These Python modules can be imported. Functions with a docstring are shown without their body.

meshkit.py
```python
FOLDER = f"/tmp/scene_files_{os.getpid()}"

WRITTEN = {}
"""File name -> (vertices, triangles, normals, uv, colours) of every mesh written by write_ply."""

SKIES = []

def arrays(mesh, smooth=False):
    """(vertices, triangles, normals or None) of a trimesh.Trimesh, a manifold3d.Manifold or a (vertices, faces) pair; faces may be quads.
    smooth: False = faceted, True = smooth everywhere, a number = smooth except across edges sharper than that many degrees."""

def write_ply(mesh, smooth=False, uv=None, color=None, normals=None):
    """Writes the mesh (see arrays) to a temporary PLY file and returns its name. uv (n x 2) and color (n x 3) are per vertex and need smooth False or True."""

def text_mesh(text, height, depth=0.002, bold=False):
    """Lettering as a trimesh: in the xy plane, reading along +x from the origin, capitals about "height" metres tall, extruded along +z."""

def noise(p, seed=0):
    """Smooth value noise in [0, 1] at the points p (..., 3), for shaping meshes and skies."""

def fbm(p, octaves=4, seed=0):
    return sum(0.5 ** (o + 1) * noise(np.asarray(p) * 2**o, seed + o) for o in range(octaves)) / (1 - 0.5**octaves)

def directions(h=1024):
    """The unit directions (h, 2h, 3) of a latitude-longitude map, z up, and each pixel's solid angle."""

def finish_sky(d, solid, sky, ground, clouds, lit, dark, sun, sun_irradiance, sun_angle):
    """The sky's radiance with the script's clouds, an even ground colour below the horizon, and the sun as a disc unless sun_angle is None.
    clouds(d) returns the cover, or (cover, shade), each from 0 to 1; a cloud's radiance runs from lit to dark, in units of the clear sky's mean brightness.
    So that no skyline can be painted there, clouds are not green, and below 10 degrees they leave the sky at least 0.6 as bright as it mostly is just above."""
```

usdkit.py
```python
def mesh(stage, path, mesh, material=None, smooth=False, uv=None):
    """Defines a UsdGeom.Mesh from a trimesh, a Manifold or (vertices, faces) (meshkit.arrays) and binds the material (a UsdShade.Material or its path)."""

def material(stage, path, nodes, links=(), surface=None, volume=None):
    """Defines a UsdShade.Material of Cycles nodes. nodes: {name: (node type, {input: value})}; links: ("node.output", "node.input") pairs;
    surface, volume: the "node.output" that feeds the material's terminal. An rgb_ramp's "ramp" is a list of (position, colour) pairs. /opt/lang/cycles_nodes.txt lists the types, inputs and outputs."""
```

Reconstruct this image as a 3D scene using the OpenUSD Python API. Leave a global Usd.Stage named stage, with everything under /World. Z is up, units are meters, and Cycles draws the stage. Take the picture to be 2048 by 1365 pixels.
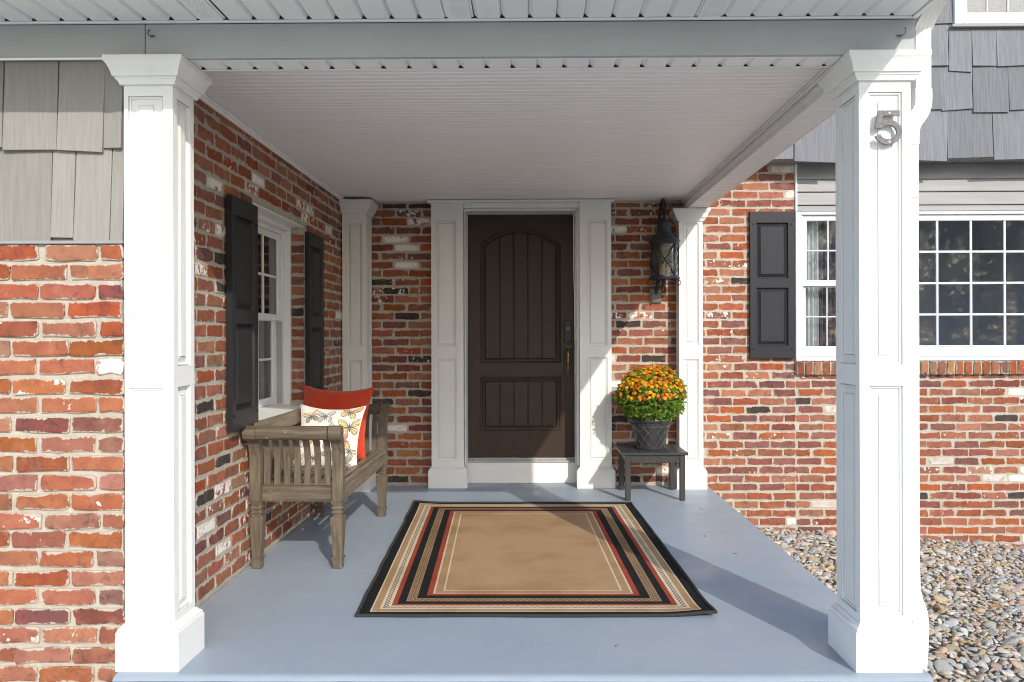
import math, numpy as np, trimesh, usdkit, meshkit
from pxr import Usd, UsdGeom, UsdLux, UsdShade, Gf, Sdf, Vt
from shapely.geometry import Polygon, box as sbox, Point, LineString
from shapely.ops import unary_union
from shapely import affinity

stage = Usd.Stage.CreateInMemory()
UsdGeom.SetStageUpAxis(stage, UsdGeom.Tokens.z)
UsdGeom.SetStageMetersPerUnit(stage, 1.0)
UsdGeom.Xform.Define(stage, '/World')
UsdGeom.Scope.Define(stage, '/World/Looks')

# ------------------------------------------------------------------ camera
EXPOSURE = 0.90
cam = UsdGeom.Camera.Define(stage, '/World/camera')
FPX, YAW, ROLL, CX, CY, EYE = 1661.7, 0.0093, -0.003, 1049.68, 676.32, 1.1875   # lens and stance, for a 2048 x 1365 frame
fwd = np.array([-math.sin(YAW), math.cos(YAW), 0.0]); rgt = np.array([math.cos(YAW), math.sin(YAW), 0.0]); up = np.array([0, 0, 1.0])
r2 = rgt * math.cos(ROLL) + up * math.sin(ROLL); u2 = -rgt * math.sin(ROLL) + up * math.cos(ROLL)
cm = np.eye(4); cm[0, :3] = r2; cm[1, :3] = u2; cm[2, :3] = -fwd; cm[3, :3] = (0, 0, EYE)
cam.AddTransformOp().Set(Gf.Matrix4d(*cm.ravel().tolist()))
AP = 36.0
cam.CreateFocalLengthAttr(FPX / 2048 * AP)
cam.CreateHorizontalApertureAttr(AP)
cam.CreateVerticalApertureAttr(AP * 682 / 1024)
cam.CreateHorizontalApertureOffsetAttr((1024 - CX) / 2048 * AP)
cam.CreateVerticalApertureOffsetAttr(-(682.5 - CY) / 2048 * AP)
cam.CreateClippingRangeAttr(Gf.Vec2f(0.05, 2000))
cam.CreateExposureAttr(EXPOSURE)

# ------------------------------------------------------------------ sky and sun
SUN = np.array([0.40, -1.0, 0.585]); SUN /= np.linalg.norm(SUN)          # direction towards the sun
SKY_STRENGTH, SUN_INTENSITY, AIR, AER = 0.15, 0.50, 1.0, 1.2
dome = UsdLux.DomeLight.Define(stage, '/World/sky')
sky_mat = usdkit.material(stage, '/World/Looks/sky', {
    'sky': ('sky_texture', {'sky_type': 'single_scattering', 'sun_disc': False, 'sun_elevation': math.asin(SUN[2]), 'sun_rotation': math.atan2(SUN[0], SUN[1]),
                            'altitude': 100.0, 'air_density': AIR, 'aerosol_density': AER, 'ozone_density': 1.0}),
    'bg': ('background_shader', {'strength': SKY_STRENGTH})}, [('sky.color', 'bg.color')], surface='bg.background')
UsdShade.MaterialBindingAPI.Apply(dome.GetPrim()).Bind(sky_mat)
dome.GetPrim().SetCustomDataByKey('kind', 'structure')
sun = UsdLux.DistantLight.Define(stage, '/World/sun')
sun.CreateNormalizeAttr(True); sun.CreateIntensityAttr(SUN_INTENSITY); sun.CreateAngleAttr(0.53); sun.CreateColorAttr(Gf.Vec3f(1.0, 0.93, 0.82))
zax = SUN; xax = np.cross([0, 0, 1.0], zax); xax /= np.linalg.norm(xax); yax = np.cross(zax, xax)
sm = np.eye(4); sm[0, :3] = xax; sm[1, :3] = yax; sm[2, :3] = zax
sun.AddTransformOp().Set(Gf.Matrix4d(*sm.ravel().tolist()))

# ------------------------------------------------------------------ scene helpers
OFF, USED = {}, {}

def unique(parent, name):
    k = USED.get((parent, name), 0); USED[(parent, name)] = k + 1
    return f'{parent}/{name}' if k == 0 else f'{parent}/{name}_{k:03d}'

def tag(path, label=None, cat=None, group=None, kind=None):
    p = stage.GetPrimAtPath(path)
    for k, v in (('label', label), ('category', cat), ('group', group), ('kind', kind)):
        if v: p.SetCustomDataByKey(k, v)
    return path

def thing(name, label, cat, at=(0, 0, 0), group=None, kind=None):
    path = unique('/World', name)
    x = UsdGeom.Xform.Define(stage, path); x.AddTranslateOp().Set(Gf.Vec3d(*map(float, at)))
    OFF[path] = np.array(at, float)
    return tag(path, label, cat, group, kind)

def obj(parent, name, mesh, mat, smooth=False, label=None, kind=None, edge=None, uv=None, tone=None):
    """One Mesh prim; geometry comes in world coordinates."""
    parent = parent or '/World'
    path = unique(parent, name)
    v, f, n = meshkit.arrays(mesh.arrays() if isinstance(mesh, MB) else mesh, smooth)
    o = OFF.get(parent, np.zeros(3)); OFF[path] = o
    m = UsdGeom.Mesh.Define(stage, path)
    m.CreatePointsAttr(Vt.Vec3fArray.FromNumpy((v - o).astype(np.float32)))
    m.CreateFaceVertexCountsAttr(Vt.IntArray.FromNumpy(np.full(len(f), 3, np.int32)))
    m.CreateFaceVertexIndicesAttr(Vt.IntArray.FromNumpy(f.astype(np.int32).ravel()))
    m.CreateSubdivisionSchemeAttr('none')
    if n is not None:
        m.CreateNormalsAttr(Vt.Vec3fArray.FromNumpy(n.astype(np.float32))); m.SetNormalsInterpolation('vertex')
    if edge is not None:
        UsdGeom.PrimvarsAPI(m).CreatePrimvar('edge', Sdf.ValueTypeNames.FloatArray, 'vertex').Set(Vt.FloatArray.FromNumpy(np.asarray(edge, np.float32)))
    if tone is not None:
        UsdGeom.PrimvarsAPI(m).CreatePrimvar('tone', Sdf.ValueTypeNames.FloatArray, 'vertex').Set(Vt.FloatArray.FromNumpy(np.asarray(tone, np.float32)))
    if uv is not None:
        UsdGeom.PrimvarsAPI(m).CreatePrimvar('st', Sdf.ValueTypeNames.TexCoord2fArray, 'vertex').Set(Vt.Vec2fArray.FromNumpy(np.asarray(uv, np.float32)))
    UsdShade.MaterialBindingAPI.Apply(m.GetPrim()).Bind(mat)
    if label or kind: tag(path, label=label, kind=kind)
    return path

class MB:
    """Collects pieces that make one part."""
    def __init__(s): s.v, s.f, s.n = [], [], 0
    def add(s, mesh):
        v, f, _ = meshkit.arrays(mesh)
        s.v.append(np.asarray(v, float)); s.f.append(np.asarray(f, int) + s.n); s.n += len(v)
        return s
    def arrays(s): return np.vstack(s.v), np.vstack(s.f)
    def move(s, M):
        v, f = s.arrays(); v = v @ np.asarray(M)[:3, :3].T + np.asarray(M)[:3, 3]
        s.v, s.f = [v], [f]; return s

def box(x0, x1, y0, y1, z0, z1, c=0.0):
    x0, x1 = min(x0, x1), max(x0, x1); y0, y1 = min(y0, y1), max(y0, y1); z0, z1 = min(z0, z1), max(z0, z1)
    if c <= 0:
        m = trimesh.creation.box([x1 - x0, y1 - y0, z1 - z0]); m.apply_translation([(x0 + x1) / 2, (y0 + y1) / 2, (z0 + z1) / 2])
        return np.array(m.vertices), np.array(m.faces)
    c = min(c, (x1 - x0) * .45, (y1 - y0) * .45, (z1 - z0) * .45)
    P = []
    for sx, X in ((1, x0), (-1, x1)):
        for sy, Y in ((1, y0), (-1, y1)):
            for sz, Z in ((1, z0), (-1, z1)):
                P += [(X, Y + sy * c, Z + sz * c), (X + sx * c, Y, Z + sz * c), (X + sx * c, Y + sy * c, Z)]
    h = trimesh.convex.convex_hull(np.array(P))
    return np.array(h.vertices), np.array(h.faces)

class Frame:
    """A wall's own axes: a along it, b up, c out of it."""
    def __init__(s, o, u, n, w=(0, 0, 1)):
        s.o, s.u, s.n, s.w = (np.asarray(q, float) for q in (o, u, n, w))
    def __call__(s, p):
        p = np.asarray(p, float)
        return s.o + p[..., :1] * s.u + p[..., 1:2] * s.w + p[..., 2:3] * s.n
    def box(s, a0, a1, b0, b1, c0, c1, c=0.0):
        v, f = box(a0, a1, b0, b1, c0, c1, c); return s.put((v, f))
    def put(s, m):
        v, f, _ = meshkit.arrays(m); v = s(v)
        if np.dot(np.cross(s.u, s.w), s.n) < 0: f = f[:, ::-1]
        return v, f
    def ext(s, poly, c0, c1):
        out = MB()
        for g in getattr(poly, 'geoms', [poly]):
            if g.is_empty or g.area < 1e-9: continue
            m = trimesh.creation.extrude_polygon(g, c1 - c0, engine='earcut'); m.apply_translation([0, 0, c0]); out.add(m)
        return s.put(out.arrays())

def loft(loops, cap0=False, cap1=True, closed=True):
    """Skins loops of equal vertex count; each loop (n,3) runs the same way."""
    n = len(loops[0]); v = np.vstack(loops); f = []
    for k in range(len(loops) - 1):
        for i in range(n if closed else n - 1):
            j = (i + 1) % n; a, b, c, d = k * n + i, k * n + j, (k + 1) * n + j, (k + 1) * n + i
            f += [(a, b, c), (a, c, d)]
    for on, k, rev in ((cap0, 0, True), (cap1, len(loops) - 1, False)):
        if on:
            for i in range(1, n - 1):
                t = (k * n, k * n + i, k * n + i + 1); f.append(t[::-1] if rev else t)
    return v, np.array(f)

def rect_loop(a0, a1, b0, b1, c): return np.array([(a0, b0, c), (a1, b0, c), (a1, b1, c), (a0, b1, c)], float)

def panel(a0, a1, b0, b1, prof):
    """Raised panel: nested rectangles, prof = (inset, depth) pairs, closed in the middle."""
    return loft([rect_loop(a0 + i, a1 - i, b0 + i, b1 - i, d) for i, d in prof])

def offset_loop(P, d):
    """Polygon (n,2), counter-clockwise, moved outwards by d with mitred corners."""
    P = np.asarray(P, float); e = np.roll(P, -1, 0) - P; e /= np.linalg.norm(e, axis=1, keepdims=True)
    nrm = np.stack([e[:, 1], -e[:, 0]], 1); n0 = np.roll(nrm, 1, 0)
    m = n0 + nrm; m /= (1 + (n0 * nrm).sum(1))[:, None]
    return P + m * d

def moulding(P, prof):
    return loft([np.c_[offset_loop(P, o), np.full(len(P), c)] for o, c in prof], cap1=False)

def tube(pts, r, sides=8, caps=True):
    p = np.asarray(pts, float); r = np.broadcast_to(r, (len(p),)).astype(float)
    t = np.gradient(p, axis=0); t /= np.linalg.norm(t, axis=1, keepdims=True) + 1e-12
    a = np.cross(t[0], [0, 0, 1.0] if abs(t[0, 2]) < .9 else [1.0, 0, 0]); loops = []
    for i in range(len(p)):
        a = a - t[i] * (a @ t[i]); a /= np.linalg.norm(a) + 1e-12; b = np.cross(t[i], a)
        g = np.arange(sides) * 2 * math.pi / sides
        loops.append(p[i] + r[i] * (np.cos(g)[:, None] * a + np.sin(g)[:, None] * b))
    return loft(loops, cap0=caps, cap1=caps)

def lathe(prof, at, n=32):
    """prof = (radius, z) from bottom to top round a vertical axis at (x, y)."""
    g = np.arange(n) * 2 * math.pi / n
    return loft([np.c_[at[0] + r * np.cos(g), at[1] + r * np.sin(g), np.full(n, z)] for r, z in prof], cap0=True, cap1=True)

def smooth_curve(P, n=40):
    from scipy.interpolate import splprep, splev
    P = np.asarray(P, float); tck, _ = splprep(P.T, s=0, k=min(3, len(P) - 1)); return np.array(splev(np.linspace(0, 1, n), tck)).T

# ------------------------------------------------------------------ materials
class O:
    def __init__(s, p): s.p = p
class Nd:
    def __init__(s, n): s.__dict__['n'] = n
    def __getattr__(s, k): return O(f"{s.n}.{k}")
class G:
    def __init__(s): s.nodes, s.links = {}, []
    def __call__(s, kind, **kw):
        n = f'n{len(s.nodes)}'; ins = {}
        for k, v in kw.items():
            if isinstance(v, O): s.links.append((v.p, f'{n}.{k}'))
            else: ins[k] = v
        s.nodes[n] = (kind, ins); return Nd(n)
    def mathn(s, t, a, b=0.0, c=None):
        kw = dict(math_type=t, value1=a, value2=b)
        if c is not None: kw['value3'] = c
        return s('math', **kw).value
    def step(s, v, lo, hi, a=0.0, b=1.0):
        return s('map_range', range_type='smoothstep', value=v, from_min=lo, from_max=hi, to_min=a, to_max=b, clamp=True).result
    def mix(s, fac, a, b, t='mix'): return s('mix', mix_type=t, fac=fac, color1=a, color2=b).color
    def noise(s, scale, detail=3.0, rough=.55, vec=None, sc=None, dist=0.0):
        v = vec if vec is not None else s('geometry').position
        if sc is not None: v = s('mapping', vector=v, scale=sc).vector
        return s('noise_texture', vector=v, scale=float(scale), detail=float(detail), roughness=float(rough), distortion=float(dist)).fac
    def bump(s, h, dist, strength=1.0): return s('bump', height=h, distance=dist, strength=strength).normal
    def done(s, name, surf): return usdkit.material(stage, f'/World/Looks/{name}', s.nodes, s.links, surface=surf.p)

def paint(name, c, c2=None, rough=.45, scale=6.0, sc=None, bump=0.0006, bscale=90.0, dirt=0.0, dirtc=(.25, .22, .18), spec=.5, coat=0.0):
    g = G(); n = g.noise(scale, 4, sc=sc); col = g.mix(g.step(n, .3, .7), c, c2 or tuple(x * .93 for x in c))
    if dirt:
        d = g.noise(scale * 3.1, 6, .7); col = g.mix(g.mathn('multiply', g.step(d, .56, .75), dirt), col, dirtc)
    b = g.noise(bscale, 3, sc=sc)
    r = g('map_range', value=n, from_min=.2, from_max=.8, to_min=rough - .07, to_max=rough + .07, clamp=True).result
    p = g('principled_bsdf', base_color=col, roughness=r, normal=g.bump(b, bump), specular_ior_level=spec, coat_weight=coat)
    return g.done(name, p.BSDF)

def brick_mat(name, c1, c2, dark=0.35, white=.66, smear=.85, clays=None):
    """Old brick: two clays, burnt blotches, flecks of old white paint, mortar dragged over the edges."""
    g = G(); pos = g('geometry').position; rnd = g('object_info').random; isl = g('attribute', attribute='tone').fac
    rr = g.mathn('fraction', g.mathn('add', rnd, isl))
    if clays:                                                          # a joined wall: each piece picks its own clay
        ra = g('rgb_ramp', fac=isl, interpolate=False, ramp=[(p, c) for p, c, _ in clays]).color; rb_ = g('rgb_ramp', fac=isl, interpolate=False, ramp=[(p, c) for p, _, c in clays]).color
        col = g.mix(g.step(g.noise(16, 5, .6), .35, .68), ra, rb_)
    else: col = g.mix(g.step(g.noise(16, 5, .6), .35, .68), c1, c2)
    hv = g('hsv', hue=g('map_range', value=rr, to_min=.496, to_max=.513).result, saturation=g('map_range', value=g.mathn('fraction', g.mathn('multiply', rr, 7.3)), to_min=.78, to_max=1.02).result,
           value=g('map_range', value=g.mathn('fraction', g.mathn('multiply', rr, 13.7)), to_min=.70, to_max=1.04).result, fac=1.0, color=col).color
    d = g.noise(26, 5, .65, dist=.6)
    hv = g.mix(g.mathn('multiply', g.step(d, .53, .66), dark), hv, (.035, .028, .03))
    pale = g.noise(11, 6, .7)
    hv = g.mix(g.mathn('multiply', g.step(pale, .52, .74), .22), hv, (.46, .28, .215))
    thr = g('map_range', value=g.mathn('fraction', g.mathn('multiply', rr, 31.1)), from_min=.72, from_max=1.0, to_min=white + .07, to_max=white - .10, clamp=True).result
    w = g.noise(30, 7, .62, dist=.3)
    wf = g.step(g.mathn('subtract', w, thr), 0.0, .025)
    hv = g.mix(wf, hv, (.72, .69, .64))
    e = g('attribute', attribute='edge').fac
    en = g.mathn('add', e, g.mathn('add', g.mathn('multiply', g.mathn('subtract', g.noise(70, 6, .7), .5), 1.1), g.mathn('multiply', g.mathn('subtract', g.noise(13, 3), .5), 1.3)))
    mf = g.mathn('multiply', g.step(en, .10, .03), smear)
    hv = g.mix(mf, hv, (.45, .405, .34))
    b = g.mathn('add', g.noise(120, 5, .7), g.mathn('multiply', g.noise(28, 3), .8))
    p = g('principled_bsdf', base_color=hv, roughness=.82, normal=g.bump(b, .0035, .8), specular_ior_level=.3)
    return g.done(name, p.BSDF)

def wood_paint(name, c, c2, rough=.6, grain=(70, 70, 2.2), depth=.0012, wear=None, wearc=None, spec=.4, fine=.5):
    g = G(); n = g.noise(1.0, 5, .6, sc=grain); m = g.noise(2.3, 4)
    col = g.mix(g.step(n, .32, .7), c, c2); col = g.mix(g.mathn('multiply', g.step(m, .35, .7), fine), col, tuple(x * .85 for x in c))
    if wear:
        w = g.noise(23, 8, .7, sc=(1, 1, 1)); w2 = g.noise(3.3, 3)
        col = g.mix(g.step(g.mathn('add', w, g.mathn('multiply', w2, .25)), wear, wear + .03), col, wearc)
    p = g('principled_bsdf', base_color=col, roughness=rough, normal=g.bump(n, depth), specular_ior_level=spec)
    return g.done(name, p.BSDF)

M = {}
M['white'] = paint('white_paint', (.745, .745, .735), (.715, .715, .705), rough=.46, scale=3, bump=.0005, bscale=45, dirt=.16, dirtc=(.55, .52, .47))
M['white_side'] = M['white']
M['vinyl'] = paint('white_vinyl', (.84, .84, .84), (.81, .81, .81), rough=.5, scale=2.2, bump=.0004, bscale=60, dirt=.12, dirtc=(.5, .47, .42))
M['vinyl_win'] = paint('window_vinyl', (.56, .585, .62), (.53, .555, .59), rough=.35, bump=.0002)
M['void'] = paint('dark_gap', (.02, .02, .02), rough=.9)
M['beam'] = wood_paint('beam_blue_grey_paint', (.39, .415, .43), (.365, .39, .405), grain=(2, 60, 60), depth=.0006)
M['beam2'] = wood_paint('beam_grey_paint', (.38, .40, .41), (.35, .37, .38), grain=(2, 60, 60), depth=.0006)
M['ceiling'] = paint('ceiling_beadboard', (.87, .86, .85), (.86, .85, .84), rough=.5, scale=.7, bump=0.0)
M['mortar'] = None
g = G(); mc = g.mix(g.step(g.noise(20, 5, .6), .3, .7), (.475, .43, .36), (.40, .36, .305)); mc = g.mix(g.mathn('multiply', g.step(g.noise(5, 4), .5, .75), .35), mc, (.36, .33, .28))
M['mortar'] = g.done('mortar', g('principled_bsdf', base_color=mc, roughness=.95, normal=g.bump(g.noise(70, 6, .7), .006), specular_ior_level=.2).BSDF)
BR = {
 'red': brick_mat('brick_red', (.345, .080, .030), (.265, .058, .026)),
 'orange': brick_mat('brick_orange', (.37, .098, .031), (.31, .076, .027), dark=.25),
 'rust': brick_mat('brick_rust', (.33, .095, .037), (.255, .062, .029), dark=.5),
 'tan': brick_mat('brick_tan', (.36, .165, .075), (.30, .10, .05), dark=.3),
 'pink': brick_mat('brick_pink', (.33, .098, .055), (.28, .072, .04), dark=.2, white=.60),
 'maroon': brick_mat('brick_maroon', (.25, .062, .045), (.19, .052, .044), dark=.55),
 'purple': brick_mat('brick_purple', (.165, .068, .068), (.25, .062, .045), dark=.6, white=.62),
 'burnt': brick_mat('brick_burnt', (.045, .036, .036), (.085, .045, .038), dark=.8),
}
_cl = (('red', .26, (.345, .080, .030), (.265, .058, .026)), ('orange', .14, (.37, .098, .031), (.31, .076, .027)), ('rust', .13, (.33, .095, .037), (.255, .062, .029)), ('tan', .05, (.36, .165, .075), (.30, .10, .05)), ('pink', .12, (.33, .098, .055), (.28, .072, .04)),
       ('maroon', .14, (.25, .062, .045), (.19, .052, .044)), ('purple', .08, (.165, .068, .068), (.25, .062, .045)), ('burnt', .035, (.045, .036, .036), (.085, .045, .038)), ('white', .045, (.74, .72, .68), (.62, .5, .44)))
_p = np.cumsum([0] + [c[1] for c in _cl]); BR['mixed'] = brick_mat('brick_mixed', None, None, clays=[(_p[i], c[2], c[3]) for i, c in enumerate(_cl)])
def white_brick():
    g = G(); rr = g('object_info').random
    w = g.noise(24, 7, .65, dist=.4); th = g('map_range', value=rr, to_min=.36, to_max=.47).result
    c = g.mix(g.step(g.mathn('subtract', w, th), 0, .03), (.33, .11, .07), (.76, .745, .71))
    c = g.mix(g.step(g.noise(45, 6), .66, .7), c, (.05, .04, .04))
    e = g('attribute', attribute='edge').fac
    en = g.mathn('add', e, g.mathn('multiply', g.mathn('subtract', g.noise(55, 5, .65), .5), 2.0))
    c = g.mix(g.mathn('multiply', g.step(en, .5, .25), .5), c, (.50, .36, .28))
    return g.done('brick_white_painted', g('principled_bsdf', base_color=c, roughness=.75, normal=g.bump(g.noise(60, 5, .7), .003), specular_ior_level=.3).BSDF)
BR['white'] = white_brick()
M['shingle_l'] = [wood_paint(f'shingle_warm_grey_{w}', tuple(x * k for x in (.258, .249, .232)), tuple(x * k for x in (.218, .211, .197)), grain=(110, 110, 2.0), depth=.003, rough=.75, wear=.84, wearc=(.4, .4, .38)) for w, k in (('a', 1.0), ('b', .90), ('c', 1.07))]
M['shingle_r'] = [wood_paint(f'shingle_blue_grey_{w}', tuple(x * k for x in (.203, .21, .232)), tuple(x * k for x in (.142, .147, .165)), grain=(90, 90, 1.6), depth=.007, rough=.75, wear=.86, wearc=(.40, .40, .42)) for w, k in (('a', 1.0), ('b', .88), ('c', 1.08))]
M['siding'] = paint('siding_grey', (.27, .27, .278), (.25, .25, .257), rough=.55, sc=(.3, 3, 6))
M['shutter'] = wood_paint('shutter_black_paint', (.016, .0165, .020), (.022, .0225, .026), grain=(160, 160, 5), depth=.0009, rough=.42, spec=.26)
M['shutter_r'] = wood_paint('shutter_slate_paint', (.016, .0175, .024), (.024, .0255, .033), grain=(160, 160, 5), depth=.0009, rough=.45, spec=.26)
M['door'] = paint('door_brown', (.040, .0235, .0165), (.032, .0185, .013), rough=.42, scale=5, sc=(30, 30, 2), bump=.0006, bscale=40, dirt=.25, dirtc=(.06, .047, .038), spec=.3)
M['black_metal'] = paint('black_metal', (.013, .0145, .017), (.02, .024, .030), spec=.35, rough=.42, scale=14, bump=.0006, dirt=.35, dirtc=(.07, .075, .08))
M['bronze'] = paint('bronze_plate', (.16, .14, .11), (.12, .105, .085), rough=.4, scale=12, dirt=.3, dirtc=(.25, .22, .17))
M['brass'] = None
g = G(); M['brass'] = g.done('worn_brass', g('principled_bsdf', base_color=g.mix(g.step(g.noise(25, 4), .4, .65), (.42, .29, .10), (.08, .06, .04)), metallic=.8, roughness=.38).BSDF)
M['number'] = paint('cast_grey_metal', (.155, .15, .155), (.11, .108, .112), rough=.55, scale=60, bump=.002, bscale=160)
M['steel'] = paint('threshold_metal', (.40, .40, .40), (.34, .34, .34), rough=.4)
M['candle'] = paint('candle_ivory', (.72, .62, .46), rough=.5)
def slab_mat():
    g = G(); n = g.noise(1.3, 5, .6); col = g.mix(g.step(n, .3, .7), (.254, .306, .372), (.266, .318, .384))
    col = g.mix(g.mathn('multiply', g.step(g.noise(7, 5, .7, sc=(1, .6, 1)), .52, .75), .22), col, (.35, .39, .44))
    col = g.mix(g.mathn('multiply', g.step(g.noise(38, 7, .75), .66, .74), .4), col, (.2, .23, .27))
    sc_ = g.noise(9, 6, .75, sc=(.5, 1.6, 1), dist=.8); col = g.mix(g.mathn('multiply', g.step(sc_, .61, .68), .22), col, (.42, .45, .48))
    sp = g.noise(95, 4, .7); col = g.mix(g.mathn('multiply', g.step(sp, .70, .76), .35), col, (.17, .19, .215))
    du = g.noise(.9, 4, .6); col = g.mix(g.mathn('multiply', g.step(du, .45, .72), .20), col, (.36, .375, .39))
    r = g('map_range', value=g.noise(3.1, 5), from_min=.3, from_max=.7, to_min=.34, to_max=.60, clamp=True).result
    b = g.mathn('add', g.noise(14, 4), g.mathn('multiply', g.noise(150, 3), .25))
    return g.done('porch_floor_paint', g('principled_bsdf', base_color=col, roughness=r, normal=g.bump(b, .0014), specular_ior_level=.4).BSDF)
M['slab'] = slab_mat()
M['slab_edge'] = paint('porch_front_darker', (.155, .195, .255), (.125, .16, .215), rough=.75, scale=14, bump=.012, bscale=26, dirt=.4, dirtc=(.23, .27, .32))  # front face of the slab, toned darker and rougher than its top
def bench_mat(name='bench_weathered_wood', sc=(60, 6, 60), k=.50):
    g = G(); n = g.noise(1.0, 5, .6, sc=sc); big = g.noise(5, 4)
    col = g.mix(g.step(n, .3, .7), (.31 * k, .245 * k, .165 * k), (.125 * k, .10 * k, .07 * k)); col = g.mix(g.mathn('multiply', g.step(big, .4, .7), .55), col, (.21 * k, .18 * k, .135 * k))
    w = g.noise(34, 8, .72)
    col = g.mix(g.step(w, .66, .69), col, (.66, .55, .40))
    col = g.mix(g.step(w, .40, .30), col, (.09, .07, .05))
    return g.done(name, g('principled_bsdf', base_color=col, roughness=.5, normal=g.bump(n, .0012), specular_ior_level=.45).BSDF)
M['bench'] = bench_mat(); M['bench_up'] = bench_mat('bench_weathered_wood_upright', (70, 70, 5)); M['bench_x'] = bench_mat('bench_weathered_wood_cross', (5, 70, 70))
M['bench_lit'] = bench_mat('bench_lit_wood', (60, 5, 60), .74)  # paler copy of the wood, lit look put into rails and slats
M['table'] = wood_paint('table_charcoal_wood', (.020, .021, .022), (.048, .049, .049), grain=(80, 5, 80), depth=.0012, rough=.45, wear=.84, wearc=(.18, .18, .17))
M['table_up'] = wood_paint('table_charcoal_wood_upright', (.020, .021, .022), (.044, .045, .045), grain=(80, 80, 5), depth=.0012, rough=.45)
M['pot'] = paint('pot_black_plastic', (.022, .023, .026), (.03, .031, .034), rough=.38, scale=20)
M['pot_ridge'] = paint('pot_silver_ridge', (.11, .11, .112), (.03, .03, .032), rough=.38, scale=22)
M['soil'] = paint('potting_soil', (.03, .022, .016), rough=.95)
def cloth(name, c, c2, s=420.0):
    g = G(); n = g.noise(9, 4); w = g.mathn('multiply', g('wave_texture', wave_type='bands', bands_direction='x', vector=g('geometry').position, scale=s / 6.28).fac, g('wave_texture', wave_type='bands', bands_direction='z', vector=g('geometry').position, scale=s / 6.28).fac)
    p = g('principled_bsdf', base_color=g.mix(g.step(n, .3, .7), c, c2), roughness=.85, sheen_weight=.25, normal=g.bump(g.mathn('add', w, g.mathn('multiply', g.noise(40, 4), .7)), .0012), specular_ior_level=.2)
    return g.done(name, p.BSDF)
M['red_cloth'] = cloth('cushion_red_orange', (.56, .052, .016), (.50, .044, .014))
M['white_cloth'] = cloth('cushion_white', (.76, .74, .70), (.72, .70, .66))
for nm, c in dict(p_dark=(.15, .13, .12), p_orange=(.75, .42, .13), p_yellow=(.78, .62, .30), p_pink=(.68, .28, .26), p_grey=(.42, .42, .42), p_green=(.32, .36, .26), p_pale=(.60, .60, .58)).items():
    M[nm] = paint('print_' + nm[2:], c, tuple(x * .8 for x in c), rough=.85, scale=40, spec=.2)
M['curtain'] = cloth('curtain_white', (.70, .71, .70), (.62, .63, .63))
M['curtain_dark'] = cloth('curtain_mauve', (.12, .09, .13), (.09, .07, .10))
M['room'] = paint('room_dark', (.50, .53, .62), (.44, .47, .55), rough=.8)
M['blind'] = paint('blind_slats', (.12, .13, .145), rough=.5)
g = G(); M['lamp_glow'] = g.done('lamp_glow', g('emission', color=(1.0, .62, .35), strength=2.2).emission)
def glass(name, tint=(.96, .98, .97), ior=1.5, bump=0.0, k=1.0, rough=0.0):
    g = G(); nrm = g.bump(g.noise(60, 3), bump) if bump else None
    kw = dict(normal=nrm) if nrm is not None else {}
    fr = g('fresnel', IOR=ior).fac; fr = g.mathn('multiply', fr, k)
    gl = g('glossy_bsdf', color=(1, 1, 1), roughness=rough, **kw); tr = g('transparent_bsdf', color=tint)
    return g.done(name, g('mix_closure', fac=fr, closure1=tr.BSDF, closure2=gl.BSDF).closure)
M['glass'] = glass('window_glass', (.88, .91, .93), k=1.25, rough=.035)
M['seeded'] = glass('seeded_lantern_glass', (.70, .68, .64), bump=.004, k=1.5, rough=.05)
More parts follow.
